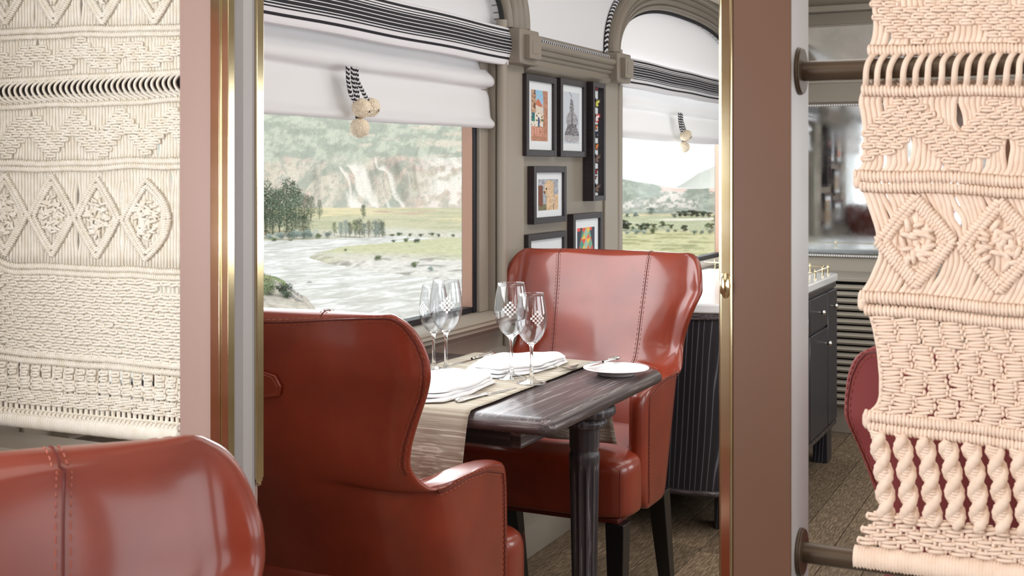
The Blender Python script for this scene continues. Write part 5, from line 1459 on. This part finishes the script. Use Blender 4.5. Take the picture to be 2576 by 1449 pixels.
blend(bare, cliff * .8 * (1 - w2)); blend(pink, cliff * sm(.52, .62, m1) * .8 * (1 - w2)); blend(g2, cliff * sm(.46, .54, fbm(PXg / 42 + PYt / 60, PYt / 60, 3, 31)) * .9 * sm(1060, 1000, PXg) * (1 - w2)); blend(g2, cliff * sm(.52, .60, m3) * .7 * (1 - w2)); blend(bare * .8, cliff * sm(.56, .62, m2) * .5 * (1 - w2))
blend(wht, cliff * sm(.11, .03, gul) * .9 * (1 - w2)); blend(wht, sm(1040, 1120, PXg + (m1 - .5) * 60) * sm(365, 400, PYt + (m1 - .5) * 60) * hill * (1 - w2) * .8 * sm(.62, .5, m2)); blend(wht, cliff * sm(16, 6, np.abs(PXg - 880 - (PYt - 480) * .28)) * sm(470, 500, PYt) * (1 - w2))
blend(bare, hill * (1 - w2) * sm(405, 395, PYt) * sm(.54, .62, fbm(PXg / 90, PYt / 14, 3, 8)) * sm(820, 900, PXg) * .8)
# second window: crop field, strips, scarred hill
blend(C(186, 182, 130), w2 * sm(588, 594, PYg)); blend(C(150, 150, 96), w2 * sm(588, 594, PYg) * sm(.46, .60, nf)); blend(C(168, 172, 134), w2 * sm(592, 586, PYg) * sm(545, 550, PYg)); blend(C(214, 208, 190), w2 * sm(.5, .56, fbm(PXg / 300, Dg / 14, 2, 6)) * sm(250, 240, Dg) * sm(188, 194, Dg))
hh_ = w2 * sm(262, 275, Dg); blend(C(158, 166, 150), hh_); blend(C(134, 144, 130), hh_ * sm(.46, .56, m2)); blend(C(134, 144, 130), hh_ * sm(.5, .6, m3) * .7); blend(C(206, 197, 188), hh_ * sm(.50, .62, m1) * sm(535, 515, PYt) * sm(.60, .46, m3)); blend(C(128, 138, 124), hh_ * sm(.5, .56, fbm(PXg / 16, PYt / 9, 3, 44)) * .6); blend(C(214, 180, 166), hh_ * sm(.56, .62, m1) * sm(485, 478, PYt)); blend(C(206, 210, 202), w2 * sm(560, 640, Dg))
# aerial haze is painted into the ground colours, palest on the far slopes
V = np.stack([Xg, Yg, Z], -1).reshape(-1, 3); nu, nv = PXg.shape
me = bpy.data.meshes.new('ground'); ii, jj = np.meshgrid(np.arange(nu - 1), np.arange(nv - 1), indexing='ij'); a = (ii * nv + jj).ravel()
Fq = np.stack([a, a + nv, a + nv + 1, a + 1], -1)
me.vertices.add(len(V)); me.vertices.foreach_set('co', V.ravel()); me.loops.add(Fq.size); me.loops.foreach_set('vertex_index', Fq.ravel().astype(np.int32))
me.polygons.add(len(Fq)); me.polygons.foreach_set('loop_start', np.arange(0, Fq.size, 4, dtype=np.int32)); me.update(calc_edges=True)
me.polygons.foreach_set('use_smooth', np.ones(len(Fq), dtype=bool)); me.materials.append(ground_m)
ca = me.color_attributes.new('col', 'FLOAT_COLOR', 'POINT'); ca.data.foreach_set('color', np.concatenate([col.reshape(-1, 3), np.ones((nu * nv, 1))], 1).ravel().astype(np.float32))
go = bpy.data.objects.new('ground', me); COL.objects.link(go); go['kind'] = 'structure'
mb = MB(); mb.add([(20, -60, ZW), (700, -60, ZW), (700, 600, ZW), (20, 600, ZW)], [(0, 1, 2, 3)]); o = mb.build('river', water_m, smooth=False); o['kind'] = 'structure'
def gz(px, py):
    """world point of the terrain under a pixel"""
    i = int(np.argmin(abs(xs - px))); prof_ = PYt[i]; k = None
    for j in range(6, len(ds) - 1):
        if prof_[j] >= py >= prof_[j + 1] or prof_[j] >= py and prof_[j + 1] < py: k = j; break
    if k is None: k = len(ds) - 2
    f = (prof_[k] - py) / (prof_[k] - prof_[k + 1] + 1e-9); f = min(1, max(0, f)); d = ds[k] + (ds[k + 1] - ds[k]) * f; z = Z[i, k] + (Z[i, k + 1] - Z[i, k]) * f
    q = pd(px, HZ); return Vector((q.x * d, q.y * d, z)), d
def tree_mesh(kind, seed):
    r3 = random.Random(seed); V = []; F = []
    blobs = []
    if kind == 'tall':                   # loose upright crown
        for q in range(13):
            h = .25 + .72 * (q / 12); s_ = .17 * (1 - abs(h - .55) * .9) + .03; blobs.append((r3.uniform(-1, 1) * .16 * (1.15 - h), r3.uniform(-1, 1) * .16 * (1.15 - h), h, s_, s_ * .85))
    elif kind == 'round':
        for q in range(12):
            a = r3.uniform(0, 2 * PI); rr_ = r3.uniform(.05, .34); blobs.append((rr_ * math.cos(a), rr_ * math.sin(a), r3.uniform(.2, .82), r3.uniform(.14, .21), r3.uniform(.12, .18)))
    else:                                # low bush
        for q in range(9):
            a = r3.uniform(0, 2 * PI); rr_ = r3.uniform(.1, .55); blobs.append((rr_ * math.cos(a), rr_ * math.sin(a), r3.uniform(.2, .62), r3.uniform(.22, .34), r3.uniform(.2, .32)))
    for (bx, by, bz, sx, sz) in blobs:
        for q in range(120):
            d = Vector((r3.gauss(0, 1), r3.gauss(0, 1), r3.gauss(0, 1))).normalized() * r3.uniform(.55, 1.08)
            c = Vector((bx + d.x * sx, by + d.y * sx, bz + d.z * sz)); s_ = r3.uniform(.011, .021) * {'tall': 1, 'round': 2.2, 'bush': 2.7}[kind]
            u = Vector((r3.gauss(0, 1), r3.gauss(0, 1), r3.gauss(0, 1))).normalized(); v = u.orthogonal().normalized()
            n0 = len(V); V += [c + u * s_, c + v * s_ * .6, c - u * s_, c - v * s_ * .6]; F.append((n0, n0 + 1, n0 + 2, n0 + 3))
    return [tuple(p) for p in V], F
TM = {}
def tmesh(kind, ci, seed):
    k = (kind, ci, seed)
    if k not in TM:
        V, F = tree_mesh(kind, seed * 7 + len(kind)); me = bpy.data.meshes.new('crown'); me.from_pydata(V, [], F); me.materials.append(leaf_m[ci]); TM[k] = me
    return TM[k]
tk = MB(); tk.tube([(0, 0, -.05), (.006, 0, .2), (-.004, .005, .5), (.004, 0, .8)], [.022, .016, .011, .004], 6); tk = tk.build('trunk', bark_m); trunk_me = tk.data; bpy.data.objects.remove(tk)
def tree(px, py, h_px, kind, ci, label, grp, cat='tree', wide=1.0):
    p, d = gz(px, py); h = h_px * d / FPX
    t_ = thing('tree' if kind != 'bush' else 'bush', label, cat, p, rnd.uniform(0, 6), grp)
    c = bpy.data.objects.new('crown', tmesh(kind, ci, rnd.randrange(3))); COL.objects.link(c); c.parent = t_; c.scale = (h * wide, h * wide, h)
    if kind != 'bush':
        k = bpy.data.objects.new('trunk', trunk_me); COL.objects.link(k); k.parent = t_; k.scale = (h, h, h)
ORD = ['first', 'second', 'third', 'fourth', 'fifth', 'sixth', 'seventh', 'eighth', 'ninth', 'tenth', 'eleventh', 'twelfth', 'thirteenth', 'fourteenth', 'fifteenth', 'sixteenth', 'seventeenth', 'eighteenth']
def grove(items, kind, what, where, grp, cat='tree', wd=1.0):
    wd0 = wd
    items = sorted(items)
    for k, it in enumerate(items):
        px, py, h, ci = it[:4]; wd = it[4] if len(it) > 4 else wd0
        tree(px, py, h, kind, ci, '%s %s, %s from the left' % (what, where, ORD[k]), grp, cat, wd)
grove([(650, 590, 118, 0, 1.2), (668, 592, 132, 0, 1.1), (686, 590, 110, 0, 1.2), (703, 588, 108, 0, 1.2), (722, 584, 128, 0, 1.15), (744, 570, 92, 0, 1.2), (766, 562, 70, 0, 1.1), (782, 556, 60, 0, 1.1), (804, 552, 48, 0, .8), (670, 600, 70, 0, 1.6), (735, 596, 60, 0, 1.8), (764, 594, 52, 0, 1.8)], 'tall', 'tall dark eucalyptus', 'in the riverside grove at the window left', 'trees of the dark riverside grove')
grove([(857, 596, 36, 2), (870, 597, 42, 2), (880, 596, 36, 0), (893, 598, 44, 1), (905, 598, 46, 0, 1.2), (917, 598, 36, 2), (928, 598, 42, 0), (944, 600, 44, 2, 1.2), (954, 600, 46, 2, 1.3), (841, 592, 32, 1), (962, 601, 42, 0)], 'tall', 'upright riverside tree', 'in the short row across the river', 'short row of trees across the river')
grove([(914, 550, 34, 0)], 'tall', 'dark tree standing alone', 'in the far meadow', 'lone tree')
grove([(655, 606, 14, 0), (680, 603, 18, 2), (706, 602, 22, 2), (724, 602, 24, 2), (744, 601, 26, 2), (764, 601, 26, 2), (782, 600, 26, 2), (800, 600, 16, 1), (822, 598, 20, 2), (690, 608, 14, 1), (730, 610, 10, 1)], 'bush', 'low grey green bush', 'on the far bank below the grove', 'bushes on the far bank', 'bush')
grove([(985, 596, 10, 1), (1005, 594, 12, 0), (1030, 595, 10, 1), (1060, 596, 11, 0), (1085, 594, 12, 1), (1105, 596, 10, 0), (1140, 596, 9, 1), (1170, 597, 10, 0), (990, 610, 9, 0), (1020, 609, 12, 1), (1048, 611, 14, 0), (945, 612, 9, 1)], 'bush', 'small dark shrub', 'along the line behind the gravel bar', 'shrubs behind the gravel bar', 'bush')
grove([(950, 655, 16, 1), (1040, 673, 18, 1), (1085, 682, 16, 2), (870, 632, 8, 1)], 'bush', 'small green shrub', 'growing on the gravel bar', 'shrubs on the gravel bar', 'bush')
grove([(662, 724, 44, 3), (680, 742, 46, 1), (706, 744, 40, 0), (652, 750, 50, 1), (724, 750, 24, 0)], 'bush', 'leafy green bush', 'on the near river bank', 'bushes on the near bank', 'bush')
grove([(1553, 580, 24, 0), (1562, 580, 28, 0), (1570, 580, 30, 0), (1577, 580, 24, 0), (1592, 582, 14, 1), (1612, 582, 22, 0), (1625, 580, 22, 0), (1645, 576, 16, 1), (1667, 574, 20, 1), (1688, 576, 14, 1), (1724, 583, 20, 0), (1778, 574, 12, 1), (1790, 578, 20, 1), (1800, 560, 22, 1)], 'round', 'bushy field tree', 'behind the crop field', 'trees behind the crop field', wd=1.35)
grove([(1558, 590, 12, 2), (1580, 590, 12, 2), (1602, 589, 16, 2), (1622, 589, 12, 2), (1640, 588, 18, 1), (1680, 584, 10, 2), (1700, 584, 9, 1), (1745, 590, 14, 2), (1765, 590, 14, 2), (1785, 589, 16, 2), (1803, 588, 16, 2)], 'bush', 'blue grey hedge bush', 'at the edge of the crop field', 'hedge bushes by the crop field', 'bush')
grove([(1560, 548, 12, 2), (1578, 548, 12, 2), (1600, 546, 14, 2), (1640, 540, 20, 2), (1697, 549, 14, 2), (1712, 546, 18, 0), (1726, 546, 20, 0), (1740, 546, 20, 0), (1754, 547, 20, 0), (1768, 547, 18, 0), (1783, 548, 18, 0)], 'round', 'small distant tree', 'at the foot of the scarred hill', 'trees at the foot of the hill', wd=1.5)
bm_r = []
for k in range(3):
    bm = bmesh.new(); bmesh.ops.create_icosphere(bm, subdivisions=2, radius=1); r3 = random.Random(k)
    for v in bm.verts: v.co *= 1 + r3.uniform(-.22, .18); v.co.z *= .8
    me = bpy.data.meshes.new('rock'); bm.to_mesh(me); bm.free(); me.materials.append(rock_m); bm_r.append(me)
rocks = [(778, 745, 11), (690, 712, 6), (704, 716, 8), (716, 722, 8), (728, 728, 9), (738, 735, 9), (746, 742, 10), (757, 748, 10), (735, 748, 12), (720, 738, 11), (700, 728, 10), (748, 756, 11), (1165, 705, 7), (760, 760, 8)]
for k, (x, y, s_) in enumerate(sorted(rocks)):
    p, d = gz(x, y); o = bpy.data.objects.new('rock', bm_r[k % 3]); COL.objects.link(o); r_m = s_ * d / FPX * .62
    o.location = (p.x, p.y, max(p.z, ZW - .1) + r_m * .3); o.scale = (r_m, r_m, r_m); o.rotation_euler = (0, 0, k)
    tag(o, 'grey boulder on the near river bank, %s from the left' % ORD[k] if x < 1000 else 'single grey boulder at the tip of the gravel bar beside the window edge', 'rock', 'boulders on the near bank' if x < 1000 else None) if x < 1000 else tag(o, 'single grey boulder at the waterline of the gravel bar beside the window edge', 'rock')
